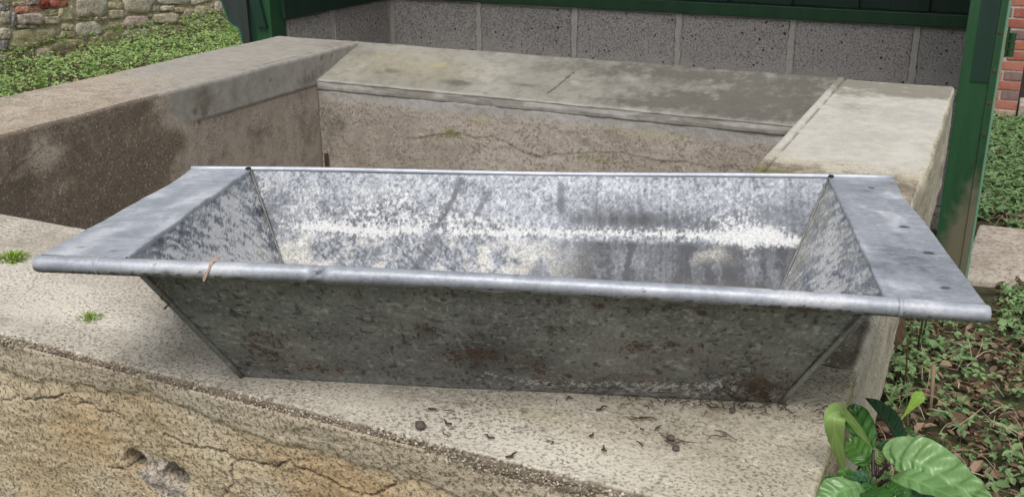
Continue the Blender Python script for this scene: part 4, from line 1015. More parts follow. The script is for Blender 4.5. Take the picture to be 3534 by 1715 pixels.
# ------------------------------------------------------------------ rubble wall on the left (faces +X)
def stone_mat(name, a, b, moss=0.0):
    n = NM(name, rough=.95, spec=.2)
    n1 = n.noise(6, 5, .65); n2 = n.noise(26, 5, .65); n3 = n.noise(70, 4, .6)
    f = n.add(n.add(n.mul(n1, .5), n.mul(n2, .5)), n.mul(n.add(n.rnd(), -.5), .35))
    c = n.mix(n.step(f, .3, .72), a, b)
    c = n.mix(n.mul(n.step(n2, .5, .62), .6), c, [k * .5 for k in a])
    c = n.mix(n.mul(n.step(n3, .6, .72), .45), c, [min(.8, k * 1.3) for k in b])
    c = n.mix(n.mul(n.step(n.add(n1, moss), .55, .72), .75), c, n.mix(n3, (0.13, 0.125, 0.035), (0.25, 0.225, 0.085)))
    return n.done(c, normal=n.bump(n.add(n2, n.mul(n3, .5)), .9, .025))
SM = dict(w=stone_mat('pale_limestone', (0.565, 0.497, 0.379), (0.791, 0.718, 0.588), -.08), t=stone_mat('tan_limestone', (0.520, 0.435, 0.294), (0.723, 0.621, 0.463), -.06),
          g=stone_mat('yellow_lichened_stone', (0.475, 0.412, 0.237), (0.678, 0.605, 0.395), .0), m=stone_mat('mossy_stone', (0.373, 0.322, 0.175), (0.565, 0.497, 0.316), .05),
          p=stone_mat('pinkish_stone', (0.542, 0.407, 0.328), (0.746, 0.627, 0.537), -.1), r=stone_mat('red_brick_piece', (0.520, 0.169, 0.113), (0.678, 0.339, 0.249), -.2),
          d=stone_mat('dark_red_brick_piece', (0.294, 0.079, 0.056), (0.452, 0.136, 0.102), -.2), s=stone_mat('slate_grey_stone', (0.271, 0.243, 0.232), (0.452, 0.418, 0.407), -.12))
wall = thing('rubble_wall', 'old rubble stone wall with red brick pieces, beyond the green strip at left', 'stone wall', (-7.5, 6.5, -0.92))
sr = random.Random(21)
def add_stone(kind, poly):
    cy = sum(p[0] for p in poly) / len(poly); cz = sum(p[1] for p in poly) / len(poly)
    pts = []
    N_ = len(poly); per = 14
    seg = [math.hypot(poly[(i + 1) % N_][0] - poly[i][0], poly[(i + 1) % N_][1] - poly[i][1]) for i in range(N_)]
    tot = sum(seg); 
    for k in range(per):
        s_ = tot * (k + .5) / per; i = 0
        while s_ > seg[i]: s_ -= seg[i]; i += 1
        a, b = poly[i], poly[(i + 1) % N_]; q = s_ / seg[i]
        y, z = a[0] + (b[0] - a[0]) * q, a[1] + (b[1] - a[1]) * q
        j = .05 * min(.25, tot / 6)
        pts.append((cy + (y - cy) * 1.02 + sr.uniform(-j, j), cz + (z - cz) * 1.02 + sr.uniform(-j, j)))
    d0 = sr.uniform(-.004, .018)
    vs_ = [(-7.42, y, z) for y, z in pts]
    vs_ += [(-7.363 + d0, y, z) for y, z in pts]
    for k in (.93, .55):
        vs_ += [(-7.342 + d0 + sr.uniform(-.010, .010) + (.002 if k < .6 else 0), cy + (y - cy) * k, cz + (z - cz) * k) for y, z in pts]
    vs_.append((-7.338 + d0, cy, cz))
    n = per; fs_ = []
    for r_ in range(3):
        fs_ += [(r_ * n + i, r_ * n + (i + 1) % n, (r_ + 1) * n + (i + 1) % n, (r_ + 1) * n + i) for i in range(n)]
    fs_ += [(3 * n + i, 3 * n + (i + 1) % n, 4 * n) for i in range(n)]
    mb = MB(); mb.add(vs_, fs_)
    o = mb.build('brick' if kind in 'rd' else 'stone', SM[kind], wall, smooth=True)
    return o
boxes = []
for kind, poly in STONES:
    add_stone(kind, poly)
    ys = [p[0] for p in poly]; zs_ = [p[1] for p in poly]; boxes.append((min(ys), max(ys), min(zs_), max(zs_)))
z = -.97
while z < .95:
    h = sr.uniform(.13, .24); y = 2.6 + sr.uniform(0, .2)
    while y < 11.6:
        L_ = sr.uniform(.16, .46)
        b = (y + .012, y + L_ - .012, z + .01, z + h - .01)
        if not any(b[0] < q[1] - .03 and b[1] > q[0] + .03 and b[2] < q[3] - .03 and b[3] > q[2] + .03 for q in boxes):
            j = lambda: sr.uniform(-.02, .02)
            add_stone(sr.choice('wwttggmpst'), [(b[0] + j(), b[2] + j()), (b[1] + j(), b[2] + j()), (b[1] + j(), b[3] + j()), (b[0] + j(), b[3] + j())])
        y += L_
    z += h
MY, MZ = np.meshgrid(np.linspace(2.5, 11.7, 460), np.linspace(-1.0, .97, 110), indexing='ij')
MX = -7.350 + (fbm(MY * 9, MZ * 9, 171) - .5) * .05
grid_obj('mortar_bed', np.stack([MX, MY, MZ], -1), stone_mat('lime_mortar', (.44, .375, .235), (.60, .535, .385), .0), wall)
MB().box(-7.75, -7.44, 2.5, 11.7, -1.0, .97).build('wall_core', SM['t'], wall)
for k in range(24):
    y0 = 2.5 + k * .384
    MB().box(-7.78, -7.30 + sr.uniform(-.015, .015), y0 + .006, y0 + .378, .975, 1.03 + sr.uniform(0, .015)).build('coping_stone', SM[sr.choice('wtg')], wall, bevel=.008)

# ------------------------------------------------------------------ brick building at far right
house = thing('brick_building', 'red brick building corner with a dark doorway, behind the green shed post at right', 'building', (0.3, 7.4, -0.9))
def brick_mat(name, a, b):
    n = NM(name, rough=.9, spec=.25)
    n2 = n.noise(22, 5, .65); n3 = n.noise(140, 3, .6)
    c = n.mix(n.step(n.add(n2, n.mul(n.add(n.rnd(), -.5), .4)), .3, .7), a, b)
    c = n.mix(n.mul(n.step(n3, .55, .7), .4), c, [k * .5 for k in a])
    return n.done(c, normal=n.bump(n.add(n2, n3), .5, .006))
BM = [brick_mat('red_brick', (.34, .115, .08), (.46, .19, .14)), brick_mat('orange_brick', (.40, .155, .09), (.50, .23, .15)), brick_mat('purple_brick', (.19, .12, .115), (.27, .18, .17)), brick_mat('pale_brick', (.46, .27, .22), (.55, .40, .34))]
bz = [-.905, -.843, -.784, -.724, -.66, -.602, -.539, -.473, -.411, -.346, -.28, -.214]
while bz[-1] < 1.2: bz.append(bz[-1] + .0655)
kinds = [3, 0, 2, 0, 2, 0, 0, 1, 2, 0, 0, 0]
bms = {}
hr = random.Random(4)
def brick_me(w, mi):
    key = (round(w, 3), mi)
    if key not in bms:
        me = MB().box(-w / 2, w / 2, -.05, .05, -.0265, .0265).mesh('brick', bevel=.004); me.materials.append(BM[mi]); bms[key] = me
    return bms[key]
for i, z in enumerate(bz[:-1]):
    zc = (z + bz[i + 1]) / 2
    first = (.225 if i % 2 else .112)
    x = .142; w = first; j = 0
    while x > -.95:
        mi = kinds[i] if (j == 0 and i < len(kinds)) else hr.choice([0, 0, 0, 1, 2, 0, 3])
        place(brick_me(w - .011, mi), 'brick', (x - w / 2, 7.152 + hr.uniform(-.003, .003), zc), house, hr.uniform(-.006, .006))
        x -= w; w = .225; j += 1
BRM = simple('brick_mortar', (.36, .31, .26), (.50, .45, .38), 60, .95, .4)
MB().box(-.97, .136, 7.1075, 7.40, -1.0, bz[-1]).build('mortar_bed', BRM, house)
MB().box(.145, 1.15, 7.28, 7.33, -.80, 1.2).build('door', simple('brown_door', (.035, .025, .02), (.06, .045, .035), 12), house)
MB().box(.146, 1.15, 7.05, 7.28, -.98, -.79).build('door_step', M_pave, house, bevel=.012)
for i, z in enumerate(bz[:-1]):
    x = 1.16; w = .112 if i % 2 else .225
    while x < 1.9:
        place(brick_me(w - .011, hr.choice([0, 0, 1, 2])), 'brick', (x + w / 2, 7.152, (z + bz[i + 1]) / 2), house); x += w; w = .225
MB().box(1.166, 1.95, 7.1075, 7.40, -1.0, bz[-1]).build('mortar_bed', BRM, house)
MB().box(.137, 1.165, 7.108, 7.40, 1.205, bz[-1]).build('lintel', BRM, house)

# pale paving stone in the grass at right
pv = [(-.02, 4.02), (.75, 4.08), (.78, 4.78), (.02, 4.72)]
slab_me = MB().prism(pv, 2, -.93, -.872)
tag(slab_me.build('paving_stone', M_pave, bevel=.012), 'pale worn paving stone lying in the leaf litter right of the green post', 'paving stone')

# ------------------------------------------------------------------ ground cover
def leaflets(p, az, tilt, roll, L_, W_, fold=.25):
    """arrays -> verts (n*5), tris (n*4)"""
    n = len(az)
    d = np.stack([np.cos(az) * np.cos(tilt), np.sin(az) * np.cos(tilt), np.sin(tilt)], -1)
    s_ = np.stack([-np.sin(az), np.cos(az), np.zeros(n)], -1)
    up = np.cross(d, s_)
    sd = s_ * np.cos(roll)[:, None] + up * np.sin(roll)[:, None]; un = np.cross(d, sd)
    L_ = L_[:, None]; W_ = W_[:, None]
    up1 = un * W_ * fold * .4; dn = un * L_
    q = lambda t, w, c: p + d * L_ * t + sd * W_ * w + up1 * abs(w) * 2 - dn * .14 * t * t + up1 * c
    V = np.stack([p, q(.3, .42, 0), q(.68, .40, .1), q(1, 0, 0), q(.68, -.40, -.1), q(.3, -.42, 0), q(.32, 0, -1), q(.68, 0, -1)], 1).reshape(-1, 3)
    o = (np.arange(n) * 8)[:, None, None]
    F = (np.array([[0, 6, 1], [1, 6, 2], [6, 7, 2], [2, 7, 3], [0, 5, 6], [5, 4, 6], [6, 4, 7], [4, 3, 7]])[None] + o).reshape(-1, 3)
    return V, F
def cover(name, xy, z0, h, size, mat, nl=5, spread=1.0):
    n = len(xy)
    c = np.repeat(xy, nl, 0); z = np.repeat(z0 + h, nl)
    az0 = np.repeat(rng.uniform(0, 2 * np.pi, n), nl)
    az = az0 + np.tile((np.arange(nl) - (nl - 1) / 2) * (1.1 * spread), n) + rng.normal(0, .2, n * nl)
    tilt = rng.normal(.05, .35, n * nl); rl = rng.normal(0, .35, n * nl)
    S_ = np.repeat(size, nl) * rng.uniform(.7, 1.2, n * nl)
    P = np.stack([c[:, 0], c[:, 1], z], -1)
    V, F = leaflets(P, az, tilt, rl, S_, S_ * .62)
    rd = np.repeat(np.repeat(np.clip(rng.normal(.5, .25, n), 0, 1), nl) * .7 + rng.uniform(0, .3, n * nl), 8)
    # leaf stalks
    sx = np.stack([xy[:, 0], xy[:, 1], z0 + h], -1); g = sx.copy(); g[:, 2] = z0 - .02; g[:, :2] += rng.normal(0, .01, (n, 2))
    w = rng.normal(0, 1, (n, 3)); w[:, 2] = 0; w = w / np.linalg.norm(w, axis=1, keepdims=True) * .0009
    SV = np.stack([sx - w, sx + w, g], 1).reshape(-1, 3); SF = np.arange(n * 3).reshape(-1, 3) + len(V)
    V = np.concatenate([V, SV]); F = np.concatenate([F, SF]); rd = np.concatenate([rd, np.full(n * 3, .4)])
    return mesh_np(name, V, F, mat, None, dict(rnd=rd), smooth=False)
def scatter(n, x0, x1, y0, y1, dens=None):
    out = []
    while sum(len(o) for o in out) < n:
        q = np.stack([rng.uniform(x0, x1, n), rng.uniform(y0, y1, n)], -1)
        if dens is not None: q = q[rng.uniform(0, 1, n) < dens(q[:, 0], q[:, 1])]
        out.append(q)
    return np.concatenate(out)[:n]
def clear(x, y):                     # keep plants out of masonry and timber
    ok = ~((x > -2.50) & (x < -.185) & (y > .78) & (y < 3.2))
    ok &= ~((x > -3.1) & (x < .12) & (y > 3.6) & (y < 4.85))
    ok &= ~((y > 7.03) & (x > -1)) & (x > -7.33)
    ok &= ~((x > -.03) & (x < .78) & (y > 4.05) & (y < 4.75) & (vnoise(x * 4, y * 4, 3) > .25))
    return ok
def dL(x, y): return clear(x, y) * (1 - .85 * gauss(x, y, -6.9, 7.7, .12, .5)) * (1 - .8 * gauss(x, y, -7.1, 6.25, .15, .25)) * (.45 + .55 * sstep(.3, .55, fbm(x * 2.2, y * 2.2, 5)))
xy = scatter(8500, -7.33, -5.5, 3.8, 10.2, dL)
hL = rng.uniform(.015, .06, len(xy)) + .05 * fbm(xy[:, 0] * 3, xy[:, 1] * 3, 6) + .07 * sstep(-7.1, -7.3, xy[:, 0])
tag(cover('meadow_leaves', xy, -.9, hL, rng.uniform(.014, .028, len(xy)), M_cover_a), 'bright low leafy ground cover between the basin and the stone wall', 'ground cover', kind='stuff')
xy = scatter(2600, -5.6, -2.46, .3, 9.5, clear)
xy = np.concatenate([xy, scatter(1600, -7.3, -3.0, -1.2, 4.0, clear), scatter(900, -2.6, -.1, -.6, .76, clear)])
tag(cover('sparse_ground_leaves', xy, -.9, rng.uniform(.01, .05, len(xy)), rng.uniform(.02, .04, len(xy)), M_cover_a, 4), 'low leafy ground cover on the earth around the basin', 'ground cover', kind='stuff')
# right side: small lobed leaves over litter
def dR(x, y):
    patch = .20 + .80 * sstep(.42, .62, fbm(x * 4.2 + 4, y * 3.0, 15))
    return clear(x, y) * np.maximum(patch, .95 * sstep(4.7, 5.2, y)) * (.22 + .78 * sstep(2.9, 3.6, y))
xy = np.concatenate([scatter(7500, -.4, .36, 1.5, 7.0, dR), scatter(1800, .36, 1.4, 1.0, 7.0, dR)])
hR = rng.uniform(.01, .06, len(xy)) + .05 * sstep(-.0, -.1, xy[:, 0]) * rng.uniform(0, 1, len(xy))
tag(cover('woodland_leaves', xy, -.9, hR, np.where(rng.uniform(0, 1, len(xy)) < .06, 2.0, 1.0) * rng.uniform(.010, .027, len(xy)), M_cover_b, 5), 'small dull green lobed leaves growing through brown litter right of the basin', 'ground cover', kind='stuff')
# dead leaves
n = 7200
xy = np.concatenate([scatter(5600, -.35, .4, 1.2, 7.0, clear), scatter(1600, .4, 1.3, .9, 7.0, clear)])
S_ = rng.uniform(.012, .05, n) * np.where(rng.uniform(0, 1, n) < .05, 1.5, 1)
V, F = leaflets(np.stack([xy[:, 0], xy[:, 1], -.897 + rng.uniform(.0, .035, n)], -1), rng.uniform(0, 6.28, n), rng.normal(0, .35, n), rng.normal(0, .5, n), S_, S_ * rng.uniform(.35, .7, n), .5)
tag(mesh_np('leaf_litter', V, F, M_litter, None, dict(rnd=np.repeat(rng.uniform(0, 1, n), 8)), smooth=False), 'brown dead leaves carpeting the ground right of the basin', 'leaf litter', kind='stuff')
n = 900
xy = np.concatenate([scatter(n - 300, -7.3, -5.6, 4, 10, lambda x, y: clear(x, y) * (.15 + gauss(x, y, -6.9, 7.7, .2, .6) + gauss(x, y, -7.1, 6.25, .2, .3))), scatter(300, -5, -2.6, 1, 9, clear)])
S_ = rng.uniform(.03, .07, n)
V, F = leaflets(np.stack([xy[:, 0], xy[:, 1], -.89 + rng.uniform(.0, .05, n)], -1), rng.uniform(0, 6.28, n), rng.normal(0, .35, n), rng.normal(0, .5, n), S_, S_ * rng.uniform(.35, .7, n), .5)
tag(mesh_np('dead_leaves', V, F, M_litter, None, dict(rnd=np.repeat(rng.uniform(0, 1, n), 8)), smooth=False), 'scattered brown dead leaves among the green strip by the stone wall', 'leaf litter', kind='stuff')
# straw ribbons
def ribbons(P0, az, L_, w, bend, tilt):
    n = len(az); V = []; 
    for q in np.linspace(0, 1, 5):
        a = az + bend * q
        c = P0 + np.stack([np.cos(a) * L_ * q, np.sin(a) * L_ * q, np.sin(tilt) * L_ * q + .02 * np.sin(np.pi * q) * L_ / .1], -1)
        s_ = np.stack([-np.sin(a), np.cos(a), .4 + 0 * a], -1) * (w * (1 - .4 * q))[:, None]
        V += [c - s_, c + s_]
    V = np.stack(V, 1)
    o = (np.arange(n) * 10)[:, None, None]
    F = np.array([[2 * i, 2 * i + 1, 2 * i + 3, 2 * i + 2] for i in range(4)])[None] + o
    return V.reshape(-1, 3), F.reshape(-1, 4)
n = 800
xy = scatter(n, -.25, .8, 1.2, 5.2, lambda x, y: clear(x, y) * (.25 + .75 * sstep(3.6, 2.9, y)))
V, F = ribbons(np.stack([xy[:, 0], xy[:, 1], -.885 + rng.uniform(0, .04, n)], -1), rng.uniform(0, 6.28, n), rng.uniform(.05, .2, n), rng.uniform(.0006, .0016, n), rng.normal(0, .7, n), rng.normal(.05, .15, n))
tag(mesh_np('dry_straw', V, F, M_straw, None, dict(rnd=np.repeat(rng.uniform(0, 1, n), 10)), smooth=False), 'pale dry straw and stalks strewn over the litter at lower right', 'straw', kind='stuff')
def tuft(name, label, cat, loc, n, h, spread, mat, group=None, w=.0022, lean=.9):
    az = rng.uniform(0, 6.28, n); rr = rng.uniform(0, 1, n) ** .7
    c0 = np.stack([np.cos(az) * rr * spread * .35, np.sin(az) * rr * spread * .35, np.full(n, -.003)], -1)
    V, o = [], 0; ln = lean * rr * rng.uniform(.6, 1.2, n); H = h * rng.uniform(.55, 1.1, n); az2 = az + rng.normal(0, .5, n)
    for q in np.linspace(0, 1, 5):
        out = np.sin(ln * q * 1.3)[:, None] * H[:, None] * q * np.stack([np.cos(az2), np.sin(az2), np.zeros(n)], -1)
        c = c0 + out; c[:, 2] += np.cos(ln * q) * H * q
        s_ = np.stack([-np.sin(az2), np.cos(az2), np.zeros(n)], -1) * w * (1 - q * .92)
        V += [c - s_, c + s_]
    V = np.stack(V, 1).reshape(-1, 3)
    F = (np.array([[2 * i, 2 * i + 1, 2 * i + 3, 2 * i + 2] for i in range(4)])[None] + (np.arange(n) * 10)[:, None, None]).reshape(-1, 4)
    o = mesh_np(name, V, F, mat, None, dict(rnd=np.repeat(rng.uniform(0, 1, n), 10)), smooth=False)
    o.location = loc
    return tag(o, label, cat, group)
tuft('grass_tuft', 'bright yellow-green grass tuft growing right beside the left shed post', 'grass tuft', (-6.53, 7.73, -.9), 110, .17, .28, M_grass)
tuft('grass_tuft', 'green grass tuft halfway along the left basin rim, the larger of two', 'grass tuft', (-6.27, 5.80, -.9), 120, .14, .30, M_grass)
tuft('grass_tuft', 'small green grass tuft nearest the left picture edge beside the basin rim', 'grass tuft', (-6.33, 5.37, -.9), 80, .11, .25, M_grass)
n = 500
xy = scatter(n, -.2, 1.2, 1.4, 6.8, clear)
V, F = ribbons(np.stack([xy[:, 0], xy[:, 1], np.full(n, -.9)], -1), rng.uniform(0, 6.28, n), rng.uniform(.03, .07, n), rng.uniform(.0008, .0016, n), rng.normal(0, .5, n), rng.uniform(.6, 1.2, n))
tag(mesh_np('grass_blades', V, F, M_grass, None, dict(rnd=np.repeat(rng.uniform(0, 1, n), 10)), smooth=False), 'thin grass blades rising through the litter right of the basin', 'grass', kind='stuff')

# moss on the slab
tuft('moss_tuft', 'green moss tuft on the front slab beside the left end of the trough rim', 'moss', (-1.372, 1.052, .001), 150, .016, .065, M_moss, w=.0014, lean=1.5)
tuft('moss_tuft', 'tiny star of moss alone on the pale front slab below the trough', 'moss', (-1.077, .929, .001), 70, .014, .036, M_moss, w=.0012, lean=1.6)

# ------------------------------------------------------------------ leafy plant by the slab corner
LEAF = {
'L1':[[-0.0646, 1.05, -0.0129], [-0.0775, 1.02, 0.0216], [-0.0902, 0.99, 0.0539], [-0.0952, 0.97, 0.0671], [-0.097, 0.95, 0.0668], [-0.0922, 0.955, 0.0358], [-0.0827, 0.97, -0.002]],
'L2':[[-0.0657, 1.08, -0.0284], [-0.0758, 1.1, -0.0254], [-0.0861, 1.12, -0.023], [-0.0958, 1.14, -0.0199], [-0.1015, 1.15, -0.0162]],
'L3':[[-0.0367, 1.15, -0.0603], [-0.0491, 1.18, -0.0612], [-0.0639, 1.22, -0.0645], [-0.0805, 1.25, -0.0656], [-0.0955, 1.27, -0.0649]],
'L4':[[-0.0658, 1.12, -0.0468], [-0.0555, 1.15, -0.0605], [-0.0437, 1.17, -0.0741], [-0.0331, 1.18, -0.0827]],
'L5':[[-0.0672, 1.06, -0.0403], [-0.0755, 1.06, -0.0296], [-0.0872, 1.08, -0.0306], [-0.0969, 1.09, -0.0308]],
'L6':[[-0.044, 1.03, -0.0142], [-0.0383, 1.03, -0.005], [-0.0239, 1.02, 0.0017], [-0.0085, 1.015, 0.0005], [0.013, 1.0, -0.0021], [0.0348, 0.985, -0.001], [0.0558, 0.97, 0.0043]],
'L7':[[-0.0403, 0.99, -0.0087], [-0.0296, 0.97, 0.0082], [-0.0159, 0.96, 0.0134], [0.0002, 0.95, 0.015], [0.0193, 0.93, 0.0228], [0.034, 0.92, 0.0256]],
'L8':[[-0.0632, 0.98, -0.0221], [-0.073, 0.965, -0.0129], [-0.0841, 0.95, -0.0121], [-0.0943, 0.94, -0.0179], [-0.0997, 0.93, -0.0222]],
'L9':[[-0.0905, 1.03, -0.0507], [-0.0961, 1.0, -0.0368], [-0.1017, 0.985, -0.0347], [-0.1054, 0.98, -0.042]],
'L10':[[-0.0773, 1.05, -0.0588], [-0.0834, 1.04, -0.0471], [-0.0895, 1.035, -0.0416], [-0.0914, 1.03, -0.0504]],
'L11':[[-0.0636, 0.99, -0.0302], [-0.0529, 0.96, -0.0104], [-0.0434, 0.94, -0.0026], [-0.037, 0.92, 0.0027]],
'L12':[[-0.0569, 1.04, -0.0242], [-0.0545, 1.04, -0.0142], [-0.0506, 1.04, -0.0039]],
'L13':[[-0.0434, 1.08, -0.0584], [-0.0539, 1.09, -0.0636], [-0.0649, 1.09, -0.0632], [-0.0787, 1.1, -0.067]],
'L14':[[-0.0442, 1.02, -0.0323], [-0.0369, 1.01, -0.0275], [-0.0309, 1.0, -0.0271], [-0.0273, 0.99, -0.0282]],
'L15':[[-0.0258, 1.03, -0.0383], [-0.0209, 1.02, -0.0362], [-0.0149, 1.01, -0.0368], [-0.0116, 1.0, -0.0369]],
'L16':[[-0.0725, 1.04, -0.0495], [-0.0664, 1.03, -0.0452], [-0.0608, 1.02, -0.0441]],
'L17':[[-0.0638, 1.14, -0.0526], [-0.0534, 1.2, -0.0929], [-0.0396, 1.25, -0.118]],
'L18':[[-0.04, 1.2, -0.0579], [-0.0337, 1.2, -0.0622], [-0.0254, 1.2, -0.0741]],
'P1':[[-0.0636, 1.05, -0.0137], [-0.0616, 1.04, -0.0244], [-0.0589, 1.03, -0.0337]],
'P2':[[-0.0569, 1.04, -0.0242], [-0.0551, 1.03, -0.0327]],
'P3':[[-0.044, 1.03, -0.0142], [-0.0498, 1.03, -0.0229], [-0.0546, 1.03, -0.0336]],
'P4':[[-0.0403, 0.99, -0.0087], [-0.0474, 1.0, -0.0214], [-0.0541, 1.02, -0.0423]],
'ST':[[-0.0571, 1.035, -0.0319], [-0.0582, 1.03, -0.0398], [-0.0579, 1.03, -0.0503], [-0.0572, 1.03, -0.0649]],
'P5':[[-0.0753, 1.07, -0.0437], [-0.0785, 1.06, -0.0519], [-0.0793, 1.05, -0.0572]],
}
plant = thing('leafy_plant', 'glossy broad-leaved green plant with purple stems at the front right slab corner', 'plant', (-0.05, 1.03, -0.9))
def spline(pts, n):
    P = np.array(pts, float); P = np.vstack([2 * P[0] - P[1], P, 2 * P[-1] - P[-2]])
    m_ = len(P) - 3; out = []
    for t in np.linspace(0, m_ - 1e-6, n):
        i = int(t); f = t - i; a, b, c, d = P[i:i + 4]
        out.append(.5 * ((2 * b) + (-a + c) * f + (2 * a - 5 * b + 4 * c - d) * f * f + (-a + 3 * b - 3 * c + d) * f ** 3))
    return np.array(out)
def leaf(pts, W, mat, h0=(.05, -.86, .49), h1=None, fold=.25, quilt=.0012, pk=.42, wl=1.0, wr=1.0, name='leaf', parent=plant, seed=0, nv=6, serr=0.0, wprof=None):
    nu, nw = 44, 17
    C = spline(pts, nu); t = np.linspace(0, 1, nu)
    T_ = np.gradient(C, axis=0); T_ /= np.linalg.norm(T_, axis=1, keepdims=True)
    h0 = np.array(h0, float); h1 = np.array(h1 if h1 is not None else h0, float)
    Hn = h0[None] * (1 - t[:, None]) + h1[None] * t[:, None]
    S_ = np.cross(T_, Hn); S_ /= np.linalg.norm(S_, axis=1, keepdims=True)
    N_ = np.cross(S_, T_)
    if wprof is None:
        a = pk * 2.0; w = (t + .012) ** (a * .9) * (1.0 - t) ** ((1 - pk) * 1.5); w = w / w.max()
    else:
        w = np.interp(t, *zip(*wprof))
    w = W * w * (1 + serr * np.abs(np.sin(t * 40))) * (1 + .07 * (fbm(t * 7, t * 0 + seed, 400 + seed) - .5) * 2)
    s_ = np.linspace(-1, 1, nw)[None, :]
    side = np.where(s_ < 0, wl, wr)
    tt = t[:, None]
    ph = (tt * nv - np.abs(s_) * .75) * 2 * np.pi
    q = quilt * np.cos(ph) * np.sin(np.pi * np.clip(np.abs(s_), 0, 1)) ** .8 * np.minimum(1, w[:, None] / (W * .35 + 1e-9))
    und = W * .20 * (np.sin(tt * 11 + seed) + .6 * np.sin(tt * 23 + 2.1 * seed + 2 * np.sign(s_))) * s_ ** 2 * .6
    lift = fold * np.abs(s_) ** 1.3 * w[:, None] - W * .35 * fold * s_ ** 4 + q + und * .6
    P = C[:, None, :] + S_[:, None, :] * (s_ * side * w[:, None])[..., None] + N_[:, None, :] * lift[..., None]
    vein = sstep(.10, .03, np.abs(s_) + 0 * tt) + .8 * sstep(.80, .95, -np.cos(ph)) * sstep(.05, .2, np.abs(s_))
    rd = np.full(P.shape[:2], random.Random(seed).random())
    return grid_obj(name, P, mat, parent, dict(vein=np.clip(vein, 0, 1), rnd=rd))
ML_dark = leaf_mat('glossy_dark_leaf', (0.022, 0.085, 0.016), (0.05, 0.15, 0.028), .22, .15, .6, True)
ML_blue = leaf_mat('bluish_dark_leaf', (0.022, 0.075, 0.035), (0.04, 0.115, 0.05), .25, .12, .6, True)
ML_mid = leaf_mat('mid_green_leaf', (0.055, 0.16, 0.03), (0.10, 0.24, 0.05), .3, .22, .55, True)
ML_pale = leaf_mat('pale_sheen_leaf', (0.13, 0.265, 0.085), (0.20, 0.35, 0.13), .32, .22, .6, True)  # paler green carries the sky's sheen on the broad leaves
ML_under = leaf_mat('yellowish_leaf_underside', (0.20, 0.31, 0.085), (0.27, 0.38, 0.12), .45, .3, .4, True)
M_stem = simple('purple_stem', (.022, .010, .014), (.05, .02, .028), 60, .45, .1)
M_shoot = simple('green_stem', (.03, .07, .02), (.06, .11, .035), 60, .5, .1)
leaf(LEAF['L5'], .0135, ML_mid, seed=5)
leaf(LEAF['L3'], .0115, ML_blue, seed=3, wl=.25, wr=1.35, quilt=.002, nv=7)
leaf(LEAF['L17'], .010, ML_blue, seed=17)
leaf(LEAF['L18'], .0035, ML_mid, seed=18)
leaf(LEAF['L4'], .008, ML_dark, seed=4, wl=.9, wr=1.0)
leaf(LEAF['L13'], .007, ML_pale, seed=13, quilt=.0015, nv=9)
leaf(LEAF['L2'], .0160, ML_dark, seed=2, fold=.18, pk=.5, quilt=.0034, nv=5)
leaf(LEAF['L1'], .0105, ML_under, seed=1, h0=(.5, -.5, .7), h1=(-.1, -.9, .1), fold=.12, quilt=.0005, wprof=[(0, .12), (.15, .45), (.35, .5), (.5, .75), (.6, 1.0), (.75, .85), (.9, .45), (1, .03)])
leaf(LEAF['L10'], .0075, ML_mid, seed=10)
leaf(LEAF['L9'], .010, ML_dark, seed=9)
leaf(LEAF['L16'], .006, ML_dark, seed=16)
leaf(LEAF['L14'], .009, ML_mid, seed=14)
leaf(LEAF['L15'], .009, ML_blue, seed=15)
leaf(LEAF['L6'], .0235, ML_pale, seed=6, h0=(.15, -.75, .6), fold=.16, quilt=.0046, pk=.42, nv=8, wl=1.15, wr=.8)
leaf(LEAF['L7'], .0115, ML_pale, seed=7, h0=(.1, -.6, .8), fold=.3, quilt=.001)
leaf(LEAF['L11'], .0125, ML_dark, seed=11, h0=(0, -.5, .87), fold=.12)
leaf(LEAF['L8'], .0165, ML_pale, seed=8, h0=(0, -.5, .87), fold=.14, quilt=.0018, pk=.5)
leaf(LEAF['L12'], .0045, ML_under, seed=12)
for k in ('P1', 'P2', 'P3', 'P4', 'P5'):
    C = spline(LEAF[k], 9); MB().tube([tuple(p) for p in C], [.0016] * 5 + [.002] * 4, 8).build('leaf_stalk', M_stem, plant, True)
pq = random.Random(44)
for k in range(8):                   # small inner leaves low on the crown
    a = -2.9 + .42 * k; zz = -.045 - .006 * (k % 3)
    b = np.array([-.058, 1.03, zz]); d = np.array([math.cos(a), math.sin(a), 0]); L_ = pq.uniform(.04, .062)
    if d[0] < -.55: d[0] *= .5
    leaf([b + d * .008, b + d * L_ * .4 + [0, 0, .012], b + d * L_ * .75 + [0, 0, .008], b + d * L_ + [0, 0, -.010]], L_ * .17, pq.choice([ML_dark, ML_mid, ML_blue]), h0=(0, -.2, 1), seed=70 + k, quilt=.0012)
C = spline(LEAF['ST'] + [[-.055, 1.03, -.2], [-.048, 1.03, -.5], [-.05, 1.03, -.92]], 24)
MB().tube([tuple(p) for p in C], list(np.linspace(.0028, .007, 24)), 10).build('stem', M_shoot, plant, True)
pr = random.Random(12)
for k in range(16):                  # the lower storey of the same plant
    a = k * 2.4; zz = -.08 - .038 * k
    b = np.array([-.052, 1.03, zz]); d = np.array([.75 + .35 * math.cos(a), .75 * math.sin(a), 0]); d /= np.linalg.norm(d)
    if d[0] < .05 and zz > -.3: d[0] = .3
    L_ = pr.uniform(.07, .12)
    leaf([b + d * .012, b + d * L_ * .4 + [0, 0, .022], b + d * L_ * .75 + [0, 0, .018], b + d * L_ + [0, 0, -.012]], L_ * .2, pr.choice([ML_dark, ML_mid, ML_blue]), h0=(0, 0, 1), seed=40 + k)
    MB().tube([tuple(b), tuple(b + d * .014 + [0, 0, .002])], .0016, 6).build('leaf_stalk', M_stem, plant, True)

